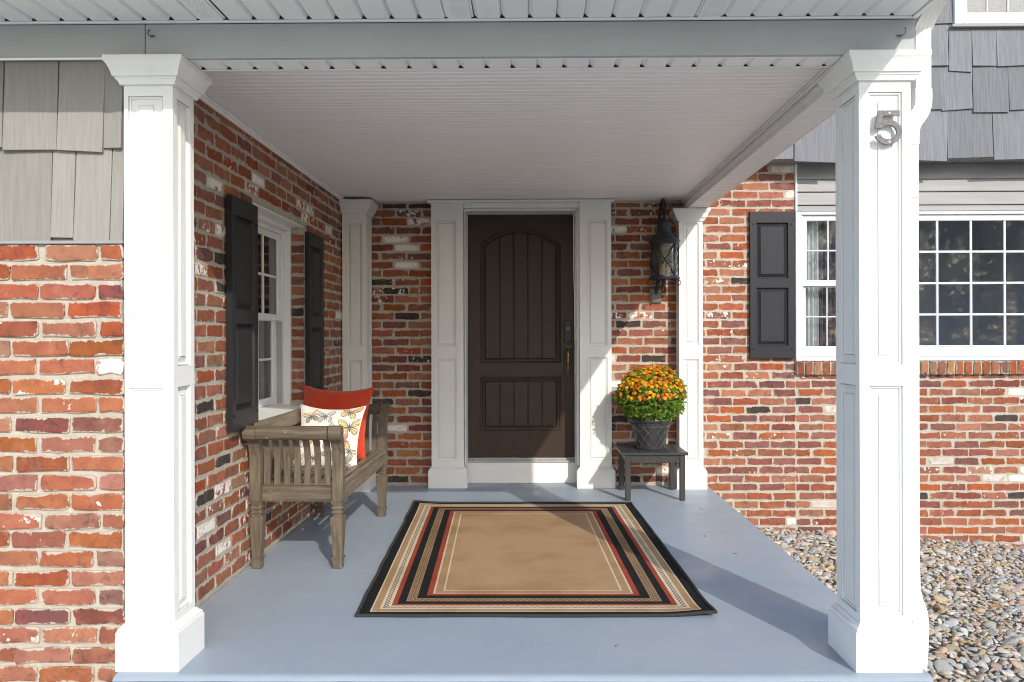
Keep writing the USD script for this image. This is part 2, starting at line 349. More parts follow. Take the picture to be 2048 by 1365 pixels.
def stone_mat(name, c, c2):
    g = G(); rr = g.mathn('fraction', g.mathn('add', g('object_info').random, g('attribute', attribute='tone').fac))
    col = g.mix(g.step(g.noise(30, 5, .6), .3, .7), c, c2)
    hv = g('hsv', hue=g('map_range', value=rr, to_min=.485, to_max=.515).result, saturation=g('map_range', value=g.mathn('fraction', g.mathn('multiply', rr, 5.7)), to_min=.7, to_max=1.35).result, value=g('map_range', value=g.mathn('fraction', g.mathn('multiply', rr, 17.3)), to_min=.66, to_max=1.12).result, fac=1.0, color=col).color
    hv = g.mix(g.step(g.noise(14, 3, dist=1.5), .64, .67), hv, (.5, .49, .46))
    return g.done(name, g('principled_bsdf', base_color=hv, roughness=.62, normal=g.bump(g.noise(90, 5, .7), .002), specular_ior_level=.4).BSDF)
STONE = [stone_mat('stone_grey', (.43, .42, .39), (.35, .34, .32)), stone_mat('stone_blue_grey', (.34, .36, .375), (.43, .44, .445)), stone_mat('stone_tan', (.50, .39, .26), (.40, .31, .20)), stone_mat('stone_pale', (.58, .55, .49), (.47, .445, .40)), stone_mat('stone_pinkish', (.43, .31, .25), (.48, .38, .32))]
M['earth'] = paint('stone_bed_earth', (.26, .23, .185), (.20, .175, .14), rough=.95, scale=20)
M['grass'] = paint('lawn', (.055, .085, .025), (.075, .10, .035), rough=.95, scale=4, bscale=40, bump=.02)
M['bounce_paving'] = paint('bounce_paving_concrete', (.58, .565, .535), (.53, .515, .485), rough=.85, scale=5)  # pale surface of the added paving that bounces light
M['bark'] = paint('bark', (.09, .07, .05), (.06, .045, .035), rough=.9, scale=12)
def leaf(name, c, c2, tr=.35):
    g = G(); rr = g('attribute', attribute='tone').fac
    col = g.mix(rr, c, c2)
    p = g('principled_bsdf', base_color=col, roughness=.55, specular_ior_level=.25); t = g('translucent_bsdf', color=g.mix(.5, col, (.25, .35, .05)))
    return g.done(name, g('mix_closure', fac=tr, closure1=p.BSDF, closure2=t.BSDF).closure)
M['tree_leaf'] = leaf('tree_leaves', (.055, .11, .03), (.12, .17, .045), .5)
M['mum_leaf'] = leaf('chrysanthemum_leaves', (.085, .17, .024), (.20, .31, .05), .3)
M['roof'] = paint('roof_shingle', (.09, .085, .08), (.06, .057, .055), rough=.9, scale=12)
M['twig'] = paint('dry_twig', (.10, .085, .045), rough=.8)
def petal(name, c, c2):
    g = G(); rr = g.mathn('fraction', g.mathn('add', g('object_info').random, g('attribute', attribute='tone').fac))
    col = g.mix(rr, c, c2); p = g('principled_bsdf', base_color=col, roughness=.6, specular_ior_level=.3); t = g('translucent_bsdf', color=col)
    return g.done(name, g('mix_closure', fac=.3, closure1=p.BSDF, closure2=t.BSDF).closure)
PETAL = [petal('petal_orange', (.72, .19, .012), (.80, .32, .015)), petal('petal_yellow', (.85, .52, .02), (.85, .42, .015)), petal('petal_rust', (.42, .07, .012), (.58, .12, .012)), petal('petal_maroon', (.22, .03, .015), (.34, .05, .012))]
M['mum_eye'] = paint('flower_eye', (.35, .13, .01), rough=.8)

# ================================================================== ground and floor
def sheet(x0, x1, y0, y1, z, nx=1, ny=1, fz=None):
    xs, ys = np.linspace(x0, x1, nx + 1), np.linspace(y0, y1, ny + 1); X, Y = np.meshgrid(xs, ys)
    Z = np.full_like(X, z) if fz is None else fz(X, Y)
    v = np.stack([X, Y, Z], -1).reshape(-1, 3); i, j = np.meshgrid(np.arange(nx), np.arange(ny)); a = (j * (nx + 1) + i).ravel()
    return v, np.vstack([np.c_[a, a + 1, a + nx + 2], np.c_[a, a + nx + 2, a + nx + 1]])

GX, GY = 1.455, 2.3                                                   # the stone bed's inner edges
bed_z = lambda X, Y: -0.345 - 0.070 * (X - 1.74) + 0.0 * Y
lawn = MB().add(sheet(-300, 300, -400, GY, -.52)).add(sheet(-300, GX, GY, 300, -.52)).add(sheet(5.2, 300, GY, 300, -.58))
obj(None, 'ground', lawn, M['grass'], kind='structure')
obj(None, 'driveway', box(-7, 9, -9.5, 2.29, -.56, -.50), M['bounce_paving'], kind='structure')  # unseen pale paving, added to bounce sunlight up to the porch ceiling
bed = obj(None, 'stone_bed', sheet(GX - .1, 5.3, GY, 6.72, 0, 24, 24, lambda X, Y: bed_z(X, Y) - .03), M['earth'], kind='structure')

# porch floor: one painted slab with a rounded front edge
E0, E1 = 2.905, 1.395
prof = [(E0 + .03, -.62), (E0 + .004, -.60), (E0, -.10), (E0 + .002, -.03), (E0 + .006, -.016), (E0 + .014, -.006), (E0 + .026, -.0015), (E0 + .04, 0)]
pts = [(y, z) for y, z in prof] + [(7.0, 0), (7.0, -.62)]
xs = np.linspace(-1.482, E1, 180)
rng = np.random.default_rng(5)
loops, face = [], []
for x in xs:
    L = np.array([(x, y, z) for y, z in pts]); k = meshkit.fbm(np.c_[np.full(len(L), x * 9), L[:, 1:] * 9], 3, 4)
    L[2:6, 1] += (k[2:6] - .5) * .008
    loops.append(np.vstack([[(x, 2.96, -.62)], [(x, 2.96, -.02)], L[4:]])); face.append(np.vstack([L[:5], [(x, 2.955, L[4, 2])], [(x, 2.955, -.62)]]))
pf_ = obj(None, 'porch_floor', loft(loops, cap0=True, cap1=True), M['slab'], smooth=40, kind='structure')
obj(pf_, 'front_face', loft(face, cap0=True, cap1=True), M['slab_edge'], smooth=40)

# ================================================================== brick walls
COURSE, STRIDE, JOINT, BJ = .0691, .2087, .0125, .0140
def brick_piece(a0, a1, b0, b1, rng, proud):
    w, h = a1 - a0, b1 - b0; r = min(.007, w * .2) * rng.uniform(.5, 1.5); t = (.33, .67) if w > .11 else (.5,)
    lo, hi = [(a0 + w * q, b0) for q in t], [(a0 + w * (1 - q), b1) for q in t]
    P = np.array([(a0 + r, b0)] + lo + [(a1 - r, b0), (a1, b0 + r), (a1, b1 - r), (a1 - r, b1)] + hi + [(a0 + r, b1), (a0, b1 - r), (a0, b0 + r)]); n = len(P)
    P = P + rng.normal(0, .0021, P.shape)
    if rng.random() < .35: k = rng.integers(0, n); P[k] += (np.array([(a0 + a1) / 2, (b0 + b1) / 2]) - P[k]) * np.array([.07, .25])
    cen = P.mean(0); Q = P + (cen - P) * np.minimum(.4, np.array([.005 / w * 2, .005 / h * 2]))
    tilt = rng.normal(0, .007, 2); c = proud + ((Q - cen) * tilt).sum(1)
    v, f = loft([np.c_[P, np.full(n, -.004)], np.c_[P, np.full(n, proud - .0028)], np.c_[Q, c]], cap1=False); z = len(v)
    inner = [(2 * n + i, 2 * n + (i + 1) % n, z + (0 if Q[i, 0] + Q[(i + 1) % n, 0] < 2 * cen[0] else 1)) for i in range(n)]
    v = np.vstack([v, [(cen[0] - w * .28, cen[1], c.mean()), (cen[0] + w * .28, cen[1], c.mean())]])
    side = [0 if Q[i, 0] + Q[(i + 1) % n, 0] < 2 * cen[0] else 1 for i in range(n)]
    for i in range(n):                                                 # bridge where the fan changes centre
        if side[i] != side[i - 1]: inner.append((2 * n + i, z + side[i], z + side[i - 1]))
    return v, np.vstack([f, inner]), np.r_[np.zeros(2 * n), np.full(n, .2), 1, 1]

def intervals(a0, a1, zc, holes):
    out = [(a0, a1)]
    for h0, h1, z0, z1 in holes:
        if z0 < zc < z1:
            nxt = []
            for s, e in out:
                if h0 > s: nxt.append((s, min(e, h0)))
                if h1 < e: nxt.append((max(s, h1), e))
            out = [(s, e) for s, e in nxt if e - s > .01]
    return out

KINDS = ['red', 'orange', 'rust', 'tan', 'pink', 'maroon', 'purple', 'burnt', 'white']
def lay_bricks(parent, fr, regions, top, phase, holes, seed, weights, limit, key, sub=None):
    """Running bond on the frame fr. regions: (a0, a1, z0, z1). key(point) ranks what shows largest first."""
    rng = np.random.default_rng(seed); made = []
    for a0, a1, z0, z1 in regions:
        k = -2 * math.ceil(max(0, z1 - top) / COURSE / 2 + 1)
        while True:
            b1 = top - k * COURSE; b0 = b1 - (COURSE - BJ); k += 1
            if b1 < z0 - .02: break
            if b0 > z1 - .012: continue
            bb0, bb1 = max(b0, z0), min(b1, z1)
            if bb1 - bb0 < .012: continue
            zc = (b0 + b1) / 2; wob = rng.normal(0, .0012)
            ph = phase + (.5 * STRIDE if k % 2 else 0) + rng.normal(0, .006)
            i0 = math.floor((a0 - ph) / STRIDE) - 1
            for s, e in intervals(a0, a1, zc, holes):
                i = i0
                while ph + i * STRIDE < e:
                    l, r = ph + i * STRIDE + JOINT / 2 + rng.normal(0, .003), ph + (i + 1) * STRIDE - JOINT / 2 + rng.normal(0, .003); i += 1
                    l, r = max(l, s), min(r, e)
                    if r - l < .018: continue
                    made.append((l, r, bb0 + wob, bb1 + wob))
    made.sort(key=lambda m: key(fr(np.array([(m[0] + m[1]) / 2, (m[2] + m[3]) / 2, 0.0]))))
    bulk, ed, tn = MB(), [], []
    for q, (l, r, b0, b1) in enumerate(made):
        P = fr(np.array([(l + r) / 2, (b0 + b1) / 2, 0.0]))
        w = weights(P) if callable(weights) else weights
        kind = KINDS[rng.choice(len(KINDS), p=np.array(w) / np.sum(w))]
        v, f, e = brick_piece(l, r, b0, b1, rng, rng.uniform(.0025, .0065)); v, f = fr.put((v, f))
        if q < limit: obj(parent, 'brick', (v, f), BR[kind], edge=e)
        else: bulk.add((v, f)); ed.append(e); tn.append(np.full(len(v), rng.random()))
    if ed: obj(parent, 'small_bricks', bulk, BR['mixed'], edge=np.concatenate(ed), tone=np.concatenate(tn), kind='stuff')

cam_d = lambda P: np.linalg.norm(P - np.array([0, 0, EYE]))
XW = -1.4926
W_SUN = [11, 8, 5, 2.0, 2.5, 2.2, 1.5, .6, .8]
W_SIDE = [10, 6, 5, 1.6, 2.5, 2.6, 1.3, .9, 2.4]
W_REAR = [9, 4, 4, 1, 3, 4.5, 2.4, 1.7, 1.5]

# front wall at the left of the porch
fb = thing('brick_wall', 'sunlit red brick wall end left of the porch, below grey shingles', 'wall', (-1.7, 3.0, -.5))
Ff = Frame((0, 2.985, 0), (1, 0, 0), (0, -1, 0))
obj(fb, 'mortar', MB().add(box(-2.6, -1.4835, 2.991, 3.155, -.6, 1.538)), M['mortar'])
lay_bricks(fb, Ff, [(-2.35, -1.476, -.30, 1.529)], 1.5275, -1.476 - STRIDE + .008, [], 11, W_SUN, 300, cam_d)
obj(fb, 'ledge', box(-2.6, -1.474, 2.972, 3.02, 1.531, 1.543, .003), M['siding'])

# side wall of the porch with the window opening
WY0, WY1, WZ0, WZ1 = 4.42, 5.44, .735, 1.925
sb = thing('brick_wall', 'brick side wall of the porch holding the shuttered window', 'wall', (XW, 4.9, 0))
Fs = Frame((XW, 0, 0), (0, 1, 0), (1, 0, 0))
mo = MB()
for y0, y1, z0, z1 in ((3.15, WY0, -.1, 2.4), (WY1, 6.9, -.1, 2.4), (WY0, WY1, -.1, WZ0), (WY0, WY1, WZ1, 2.4)):
    mo.add(box(XW - .12, XW - .0, y0, y1, z0, z1))
obj(sb, 'mortar', mo, M['mortar'])
def w_side(P):
    w = list(W_SIDE)
    if P[2] > 1.85 and 4.2 < P[1] < 5.6: w[8] = 5; w[3] = 1
    if P[2] < 1.0: w[1] = 9; w[5] = 2
    return w
lay_bricks(sb, Fs, [(3.162, 6.69, 0.004, 2.262)], 1.5275, 3.05, [(WY0, WY1, WZ0 - .01, WZ1 + .01)], 23, w_side, 290, lambda P: cam_d(P) + (9 if P[2] < .55 and 4.6 < P[1] < 5.6 else 0))
# brick return of the opening, facing the camera, and its head
Fr = Frame((XW, WY1, 0), (1, 0, 0), (0, -1, 0))
rng = np.random.default_rng(77); k = 0
while 1.5275 + .0691 * 6 - k * COURSE > WZ0:
    b1 = 1.5275 + .0691 * 6 - k * COURSE; b0 = b1 - COURSE + BJ; k += 1
    if b1 > WZ1 or b0 < WZ0: continue
    v, f, e = brick_piece(-.098, -.004, b0, b1, rng, .006); v, f = Fr.put((v, f))
    obj(sb, 'brick', (v, f), BR[KINDS[rng.choice(9, p=np.array([7, 3, 3, 1, 2, 4, 2, 1.5, .8]) / 24.3)]], edge=e)
obj(sb, 'mortar', box(XW - .118, XW - .001, WY1 - .001, WY1 + .02, WZ0, WZ1), M['mortar'])
obj(sb, 'ceiling_cove', MB().add(box(XW + .003, XW + .020, 3.16, 6.5, 2.258, 2.2835, .004)).add(box(XW + .020, XW + .034, 3.16, 6.5, 2.271, 2.2835, .004)), M['ceiling'])

# rear wall, from the porch corner out to the right
YB = 6.69
rb = thing('brick_wall', 'long red brick rear wall behind the door, lantern and right-hand windows', 'wall', (1.5, YB, -.4))
Fb = Frame((0, YB, 0), (1, 0, 0), (0, -1, 0))
mo = MB()
DX0, DX1 = -.60, .42
RX0, RX1, RZ0, RZ1 = 2.108, 5.2, .885, 2.60
for x0, x1, z0, z1 in ((-1.6, DX0, -.05, 2.4), (DX1, 1.36, -.05, 2.4), (1.36, RX0, -.6, 2.62), (RX0, 5.25, -.75, RZ0), (DX0, DX1, 2.26, 2.4)):
    mo.add(box(x0, x1, YB, YB + .1, z0, z1))
obj(rb, 'mortar', mo, M['mortar'])
def w_rear(P):
    if P[0] > 1.3:
        w = [9, 5, 4, 1.5, 3, 4, 1.6, .9, .7]
        if P[2] < .55: w[8] = 2.8
        if P[2] < -.05: w[4] = 6; w[8] = .6
        return w
    return W_REAR
def rear_rank(P):
    hid = (-.83 < P[0] < -.54) or (.36 < P[0] < .65) or (1.13 < P[0] < 1.35) or P[0] < -1.29 or (2.40 < P[0] < 2.84) or P[0] > 4.0
    return P[0] * .01 + P[2] * .001 + (50 if hid else 0) + (10 if (P[0] > 1.4 and P[2] < .1) else 0)
lay_bricks(rb, Fb, [(-1.49, DX0, .002, 2.272), (DX1, 1.36, .002, 2.272), (1.36, RX0, -.6, 2.572), (RX0, 5.2, -.75, RZ0 - .004)], 2.221, -1.11 - STRIDE / 2, [], 41, w_rear, 300, rear_rank)
# rowlock sill of upright brick ends under the wide window
rng = np.random.default_rng(9); x = RX0 + .004; rl = []
while x < 4.3:
    v, f, e = brick_piece(x, x + .055, .889, .992, rng, .042 + rng.uniform(-.003, .003))
    obj(rb, 'sill_brick', Fb.put((v, f)), BR[KINDS[rng.choice(8, p=np.array([8, 3, 3, 2, 3, 3, 1.5, .3]) / 23.8)]], edge=e); x += .0703
obj(rb, 'mortar', box(RX0, 5.2, YB - .026, YB, .888, .990), M['mortar'])

# ================================================================== panelled columns and pilasters
CAP = [(0, -.094), (.011, -.094), (.013, -.086), (.020, -.077), (.022, -.0765), (.022, -.0685), (.029, -.068), (.0315, -.058), (.036, -.044), (.043, -.029), (.049, -.022), (.052, -.0185), (.052, 0)]
FOOT = [(.025, 0), (.025, .137), (.0215, .1375), (.0215, .142), (.019, .149), (.013, .154), (.010, .155), (.008, .160), (.003, .165), (0, .166)]
PAN = [(0, -.001), (.0005, -.011), (.0035, -.011), (.004, -.005), (.008, -.0065), (.0085, -.0135), (.012, -.0145), (.033, -.0075), (.0335, -.011), (.036, -.011), (.0365, -.003)]
def ring_rect(x0, x1, y0, y1, o, z): return np.array([(x0 - o, y0 - o, z), (x1 + o, y0 - o, z), (x1 + o, y1 + o, z), (x0 - o, y1 + o, z)])
def column(name, label, x0, x1, y0, y1, ztop, faces, zr, group=None, cap=True, prof=PAN, foot=1.0, cat='column', front_only=False, base_z=0.0):
    t = thing(name, label, name, ((x0 + x1) / 2, (y0 + y1) / 2, 0), 'white panelled columns of the porch' if name == 'column' else 'white panelled pilasters on the rear wall')
    D = .016; sh = MB().add(box(x0 + D, x1 - D, y0 + D, y1 - (0 if front_only else D), base_z, ztop - .01))
    if not front_only: sh.add(box(x0, x1, y1 - D, y1, base_z, ztop - .01))
    specs = {'front': (Frame((x0, y0, 0), (1, 0, 0), (0, -1, 0)), x1 - x0), 'right': (Frame((x1, y0, 0), (0, 1, 0), (1, 0, 0)), y1 - y0), 'left': (Frame((x0, y1, 0), (0, -1, 0), (-1, 0, 0)), y1 - y0)}
    for nm, (fr, w) in specs.items():
        ml, mr = faces.get(nm, (None, None)); lo = D if nm == 'right' else 0; hi = w - D if nm in ('left', 'right') else w
        if nm == 'right' and not front_only: hi = w - D
        if nm == 'left': lo, hi = (0 if front_only else D), w - D
        if nm == 'right' and front_only: hi = w
        poly = sbox(lo, base_z, hi, ztop - .01)
        if ml is not None:
            for z0, z1 in zr: poly = poly.difference(sbox(ml, z0, w - mr, z1))
        sh.add(fr.ext(poly, -D, 0))
    obj(t, 'shaft', sh, M['white'])
    for nm, (ml, mr) in faces.items():
        fr, w = specs[nm]
        for z0, z1 in zr:
            pf = [(i * min(1, (w - ml - mr) / .1), d) for i, d in prof]
            obj(t, 'panel', fr.put(panel(ml, w - mr, z0, z1, pf)), M['white'])
    if cap:
        obj(t, 'capital', loft([ring_rect(x0, x1, y0, y1, o, ztop + z) for o, z in CAP], cap1=True), M['white'], smooth=25)
    obj(t, 'base', loft([ring_rect(x0, x1, y0, y1, o * foot, base_z + z) for o, z in FOOT], cap0=False, cap1=True), M['white'], smooth=25)
    return t
ZR = [(1.088, 2.062), (.193, 1.013)]
column('column', 'white panelled square porch column standing against the brick corner', -1.4675, -1.291, 2.975, 3.160, 2.194, {'front': (.015, .036), 'right': (.036, .034)}, ZR)
column('column', 'white panelled square porch column carrying the house number 5', 1.1665, 1.3500, 2.975, 3.205, 2.194, {'front': (.034, .030), 'left': (.036, .036), 'right': (.036, .036)}, ZR)
PANR = [(0, -.001), (.0005, -.011), (.004, -.011), (.0045, -.005), (.009, -.0065), (.0095, -.0135), (.013, -.0145), (.027, -.0075), (.0275, -.011), (.0305, -.011), (.031, -.003)]
ZQ = [(1.125, 2.083), (.208, 1.018)]
column('pilaster', 'white corner pilaster behind the bench, beside the far shutter', -1.480, -1.291, 6.45, 6.67, 2.262, {'front': (.036, .036), 'right': (.036, .05)}, ZQ, prof=PANR, front_only=True)
column('pilaster', 'white pilaster right of the side table, below the right beam', 1.151, 1.337, 6.53, 6.675, 2.194, {'front': (.034, .031)}, ZQ, prof=PANR, front_only=True)
PAND = [(0, -.001), (.0005, -.011), (.0045, -.011), (.005, -.005), (.010, -.0065), (.0105, -.0135), (.014, -.0145), (.023, -.008), (.0235, -.011), (.027, -.011), (.0275, -.003)]
ZD = [(1.121, 2.120), (.215, 1.032)]
column('pilaster', 'white panelled pilaster flanking the dark door, on the bench side', -.804, -.548, 6.59, 6.675, 2.284, {'front': (.034, .058)}, ZD, cap=False, prof=PAND, front_only=True)
column('pilaster', 'white panelled pilaster flanking the door, shadowed by the flower pot', .374, .624, 6.575, 6.675, 2.284, {'front': (.060, .032)}, ZD, cap=False, prof=PAND, front_only=True)

# ================================================================== door
ds = thing('door_frame', 'white frame round the dark front door with kick board and metal sill', 'door frame', (-.09, 6.75, 0))
obj(ds, 'head_board', MB().add(box(-.5475, .3735, 6.600, 6.70, 2.222, 2.262, .002)).add(box(-.832, .650, 6.560, 6.68, 2.2625, 2.2815, .004)), M['white'])
obj(ds, 'head_casing', MB().add(box(-.5475, .3735, 6.640, 6.86, 2.2045, 2.2215, .003)), M['white'])
obj(ds, 'jamb', MB().add(box(-.5475, -.5345, 6.655, 6.86, .17, 2.2045, .002)).add(box(-.560, -.548, 6.62, 6.68, .17, 2.2, .002)), M['white'])
obj(ds, 'jamb', MB().add(box(.3435, .3735, 6.700, 6.86, .17, 2.2045, .003)).add(box(.352, .3735, 6.64, 6.70, .17, 2.2, .002)), M['white'])
obj(ds, 'kick_board', box(-.5465, .3725, 6.795, 6.86, .001, .167, .003), M['white'])
obj(ds, 'door_sill', MB().add(box(-.5465, .3725, 6.785, 6.90, .1685, .186, .004)).add(box(-.5335, .3425, 6.825, 6.90, .1865, .200, .003)), M['steel'])
for x in (-.49, .05, .28): obj(ds, 'screw', lathe([(.006, .186), (.005, .1885)], (x, 6.80), 8), M['void'])

dr = thing('door', 'dark brown plank-panelled front door with arched upper panel', 'door', (-.0955, 6.85, .203))
Fd = Frame((0, 6.85, 0), (1, 0, 0), (0, -1, 0))
ax0, ax1, az0, asp, acr = -.414, .218, .995, 1.950, 2.078
hw = (ax1 - ax0) / 2; rise = acr - asp; R = (hw * hw + rise * rise) / (2 * rise); ac = (ax0 + ax1) / 2
th = math.asin(hw / R); arc = [(ac + R * math.sin(a), acr - R + R * math.cos(a)) for a in np.linspace(th, -th, 25)]
arch = [(ax0, az0), (ax1, az0)] + arc; archP = Polygon(arch)
lowr = [(ax0, .436), (ax1, .436), (ax1, .853), (ax0, .853)]; lowP = Polygon(lowr)
obj(dr, 'slab', MB().add(Fd.ext(sbox(-.5335, .2035, .3425, 2.2035).difference(archP).difference(lowP), -.02, 0)).add(Fd.box(-.5335, .3425, .2035, 2.2035, -.05, -.02)), M['door'])
DM = [(.016, 0), (.014, .005), (.009, .0075), (.004, .006), (0, .001), (-.003, -.004), (-.010, -.005), (-.013, -.002), (-.019, .0), (-.024, -.004), (-.026, -.010)]
obj(dr, 'arched_moulding', Fd.put(moulding(arch, DM)), M['door'], smooth=35)
obj(dr, 'lower_moulding', Fd.put(moulding(lowr, DM)), M['door'], smooth=25)
px = [-.390, -.270, -.1545, -.0385, .0775, .194]
ins, inl = Polygon(offset_loop(arch, -.024)), Polygon(offset_loop(lowr, -.024))
for a, b in zip(px, px[1:]):
    for P in (ins, inl):
        q = P.intersection(sbox(a + .0022, 0, b - .0022, 3))
        loop = np.array(q.exterior.coords)[:-1]
        if Polygon(loop).exterior.is_ccw is False: loop = loop[::-1]
        loop = np.array([p for i, p in enumerate(loop) if np.linalg.norm(p - loop[i - 1]) > 1e-4])
        obj(dr, 'plank', Fd.put(loft([np.c_[loop, np.full(len(loop), -.019)], np.c_[loop, np.full(len(loop), -.0095)], np.c_[offset_loop(loop, -.003), np.full(len(loop), -.0062)]])), M['door'])
def plate(a, w, z0, z1, c0, c1, bev=.004):
    n = 14; top = [(a + w * math.cos(q), z1 - w * 1.2 + w * 1.2 * math.sin(q)) for q in np.linspace(0, math.pi, n)]; bot = [(a + w * math.cos(q), z0 + w * .8 + w * .8 * math.sin(q)) for q in np.linspace(math.pi, 2 * math.pi, n)]
    L = np.array(top + bot); return Fd.put(loft([np.c_[L, np.full(len(L), c0)], np.c_[L, np.full(len(L), c1 - bev)], np.c_[offset_loop(L, -bev), np.full(len(L), c1)]]))
hd = obj(dr, 'handle_set', MB().add(plate(.292, .030, 1.150, 1.335, 0, .012)).add(plate(.290, .028, .866, 1.08, 0, .010)), M['black_metal'], smooth=30)
obj(hd, 'keyhole', Fd.put((lambda m: (m[0] + np.array([.292, 1.265, 0]), m[1]))(lathe([(.017, .010), (.017, .021), (.012, .024)], (0, 0), 20))), M['bronze'], smooth=30)
obj(hd, 'thumb_latch', MB().add(Fd.box(.268, .318, 1.108, 1.116, .0, .045, .003)), M['brass'])
gp = smooth_curve([(.292, 6.838, 1.105), (.291, 6.800, 1.090), (.291, 6.786, 1.04), (.290, 6.790, .98), (.289, 6.806, .925), (.289, 6.838, .895)], 26)
obj(hd, 'grip', tube(gp, np.interp(np.linspace(0, 1, 26), [0, .25, .5, 1], [.010, .0145, .012, .007]), 10), M['brass'], smooth=50)

# ================================================================== roof, beams, ceiling
ZB, ZT = 2.1962, 2.3265
es = thing('eave_soffit', 'white grooved vinyl soffit panels above the front beam, with three vented strips', 'soffit', (0, 2.7, ZT))
def vboard(x0, x1, y0, y1, z, t=.010, g=.015):
    """A soffit strip with bevelled long edges, seen from below."""
    L = lambda y: np.array([(x0, y, z + t + .006), (x0, y, z + .014), (x0 + g, y, z), (x1 - g * .3, y, z), (x1, y, z + .014), (x1, y, z + t + .006)])
    return loft([L(y0), L(y1)], cap0=True, cap1=True)
PITCH = .0985
x = -1.1915 - 14 * PITCH
idx = -14
while x < 1.30:
    x1 = min(x + PITCH, 1.352)
    vent = idx in (0, 9, 18)
    if vent:
        holes = []
        for r in range(24):
            for c in range(5):
                hx = x + .026 + c * .0115 + (.0057 if r % 2 else 0); hy = 2.947 - r * .0098
                if hx < x + .082: holes.append(Point(hx, hy).buffer(.0026, 2))
        m = trimesh.creation.extrude_polygon(sbox(x + .008, 2.44, x1 - .008, 2.958).difference(unary_union(holes)), .004, engine='earcut'); m.apply_translation([0, 0, ZT])
        bp = obj(es, 'vented_board', MB().add(m).add(box(x, x + .0075, 2.44, 2.958, ZT + .004, ZT + .0085)).add(box(x1 - .0075, x1, 2.44, 2.958, ZT + .004, ZT + .0085)), M['vinyl'])
        obj(bp, 'backing', box(x + .004, x1 - .004, 2.44, 2.9579, ZT + .0086, ZT + .0096), M['void'])
    else:
        obj(es, 'board', vboard(x + .0006, x1 - .0006, 2.44, 2.9555, ZT), M['vinyl'])
    x += PITCH; idx += 1
obj(es, 'channel', MB().add(box(-3, 1.352, 2.9585, 2.974, ZT - .006, ZT + .012, .002)).add(box(1.3525, 1.372, 2.44, 2.974, ZT - .006, ZT + .012, .002)), M['vinyl'])
obj(es, 'gap_backing', MB().add(box(-3, 1.352, 2.44, 2.9584, ZT + .0165, ZT + .018)).add(box(-3, 1.352, 2.9562, 2.9584, ZT + .0006, ZT + .016)), M['void'])  # near-black strips stand in for the shade inside the open groove ends

fbm_ = thing('porch_beam', 'blue-grey painted front beam spanning both porch columns, white vinyl underneath', 'beam', (0, 3.05, ZB))
obj(fbm_, 'face_board', box(-1.3885, 1.366, 2.975, 3.0, ZB, ZT - .0065, .002), M['beam'])
obj(fbm_, 'face_board', box(-3.0, -1.3905, 2.974, 3.0, ZB, ZT - .0065, .002), M['beam2'], label='warmer grey length of beam board over the shingles')
obj(fbm_, 'drip_trim', box(-3.0, -1.50, 2.970, 2.9735, ZB - .004, ZB + .004, .001), M['vinyl'])
obj(fbm_, 'core', MB().add(box(-3, 1.366, 3.0005, 3.118, ZB + .0165, ZT + .02)).add(box(-1.3, 1.19, 3.1185, 3.130, ZB + .004, 2.30, .002)), M['vinyl'])
x = -1.33; PB = .0965
while x < 1.17:
    obj(fbm_, 'underside_board', vboard(x + .0006, x + PB - .0006, 3.008, 3.1045, ZB + .001, t=.004), M['vinyl'])
    x += PB
obj(fbm_, 'gap_backing', box(-1.34, 1.19, 3.1050, 3.1075, ZB + .0015, ZB + .0158), M['void'])  # near-black strip, shade of the groove ends put in as colour
obj(fbm_, 'underside_channel', MB().add(box(-1.34, 1.19, 3.0005, 3.0075, ZB - .001, ZB + .012, .001)).add(box(-1.34, 1.19, 3.108, 3.1184, ZB - .001, ZB + .012, .002)), M['vinyl'])

rbm = thing('porch_beam', 'white vinyl-clad beam running from the numbered column back to the house', 'beam', (1.28, 4.9, ZB))
obj(rbm, 'core', box(1.215, 1.362, 3.1185, 6.68, ZB + .0125, 2.32), M['vinyl'])
obj(rbm, 'outer_board', box(1.3625, 1.370, 3.0005, 6.68, ZB, 2.325, .002), M['vinyl'])
y = 3.215; PR = .1045
def vboard_x(y0, y1, x0, x1, z, t=.010, g=.004):
    L = lambda x: np.array([(x, y1, z + t), (x, y1, z + .008), (x, y1 - g, z), (x, y0 + g, z), (x, y0, z + .008), (x, y0, z + t)])
    return loft([L(x0), L(x1)], cap0=True, cap1=True)
while y < 6.66:
    obj(rbm, 'underside_board', vboard_x(y + .0012, min(y + PR, 6.675) - .0012, 1.222, 1.357, ZB + .001), M['vinyl']); y += PR
obj(rbm, 'moulding', MB().add(box(1.2125, 1.2215, 3.19, 6.68, ZB - .001, ZB + .022, .002)).add(box(1.357, 1.3625, 3.19, 6.68, ZB - .001, ZB + .010, .001)), M['vinyl'])
obj(rbm, 'moulding', MB().add(box(1.2065, 1.2145, 3.19, 6.68, ZB + .0225, ZB + .052, .003)).add(box(1.200, 1.2145, 3.19, 6.68, 2.262, 2.276, .003)).add(box(1.192, 1.2145, 3.19, 6.68, 2.2765, 2.2845, .002)), M['vinyl'])

ce = obj(None, 'porch_ceiling', box(-1.6, 1.30, 3.10, 6.80, 2.2945, 2.31), M['void'], kind='structure')
y = 3.131; bead = .0508
while y < 6.66:
    y1 = min(y + bead * 3, 6.70); L = []
    n = max(1, round((y1 - y) / bead)); pr = [(y + .0004, 2.2942)]
    for k in range(n):
        a, b = y + k * bead, min(y + (k + 1) * bead, y1)
        pr += [(a + .0002, 2.2900), (a + .0045, 2.2864), (b - .0070, 2.2864), (b - .0030, 2.2904)]
    pr += [(y1 - .0004, 2.2942)]
    L = [np.array([(xx, q[0], q[1]) for q in pr]) for xx in (-1.4925, 1.2150)]
    v, f = loft(L, cap0=False, cap1=False); obj(ce, 'ceiling_board', (v, f[:, ::-1]), M['ceiling']); y = y1

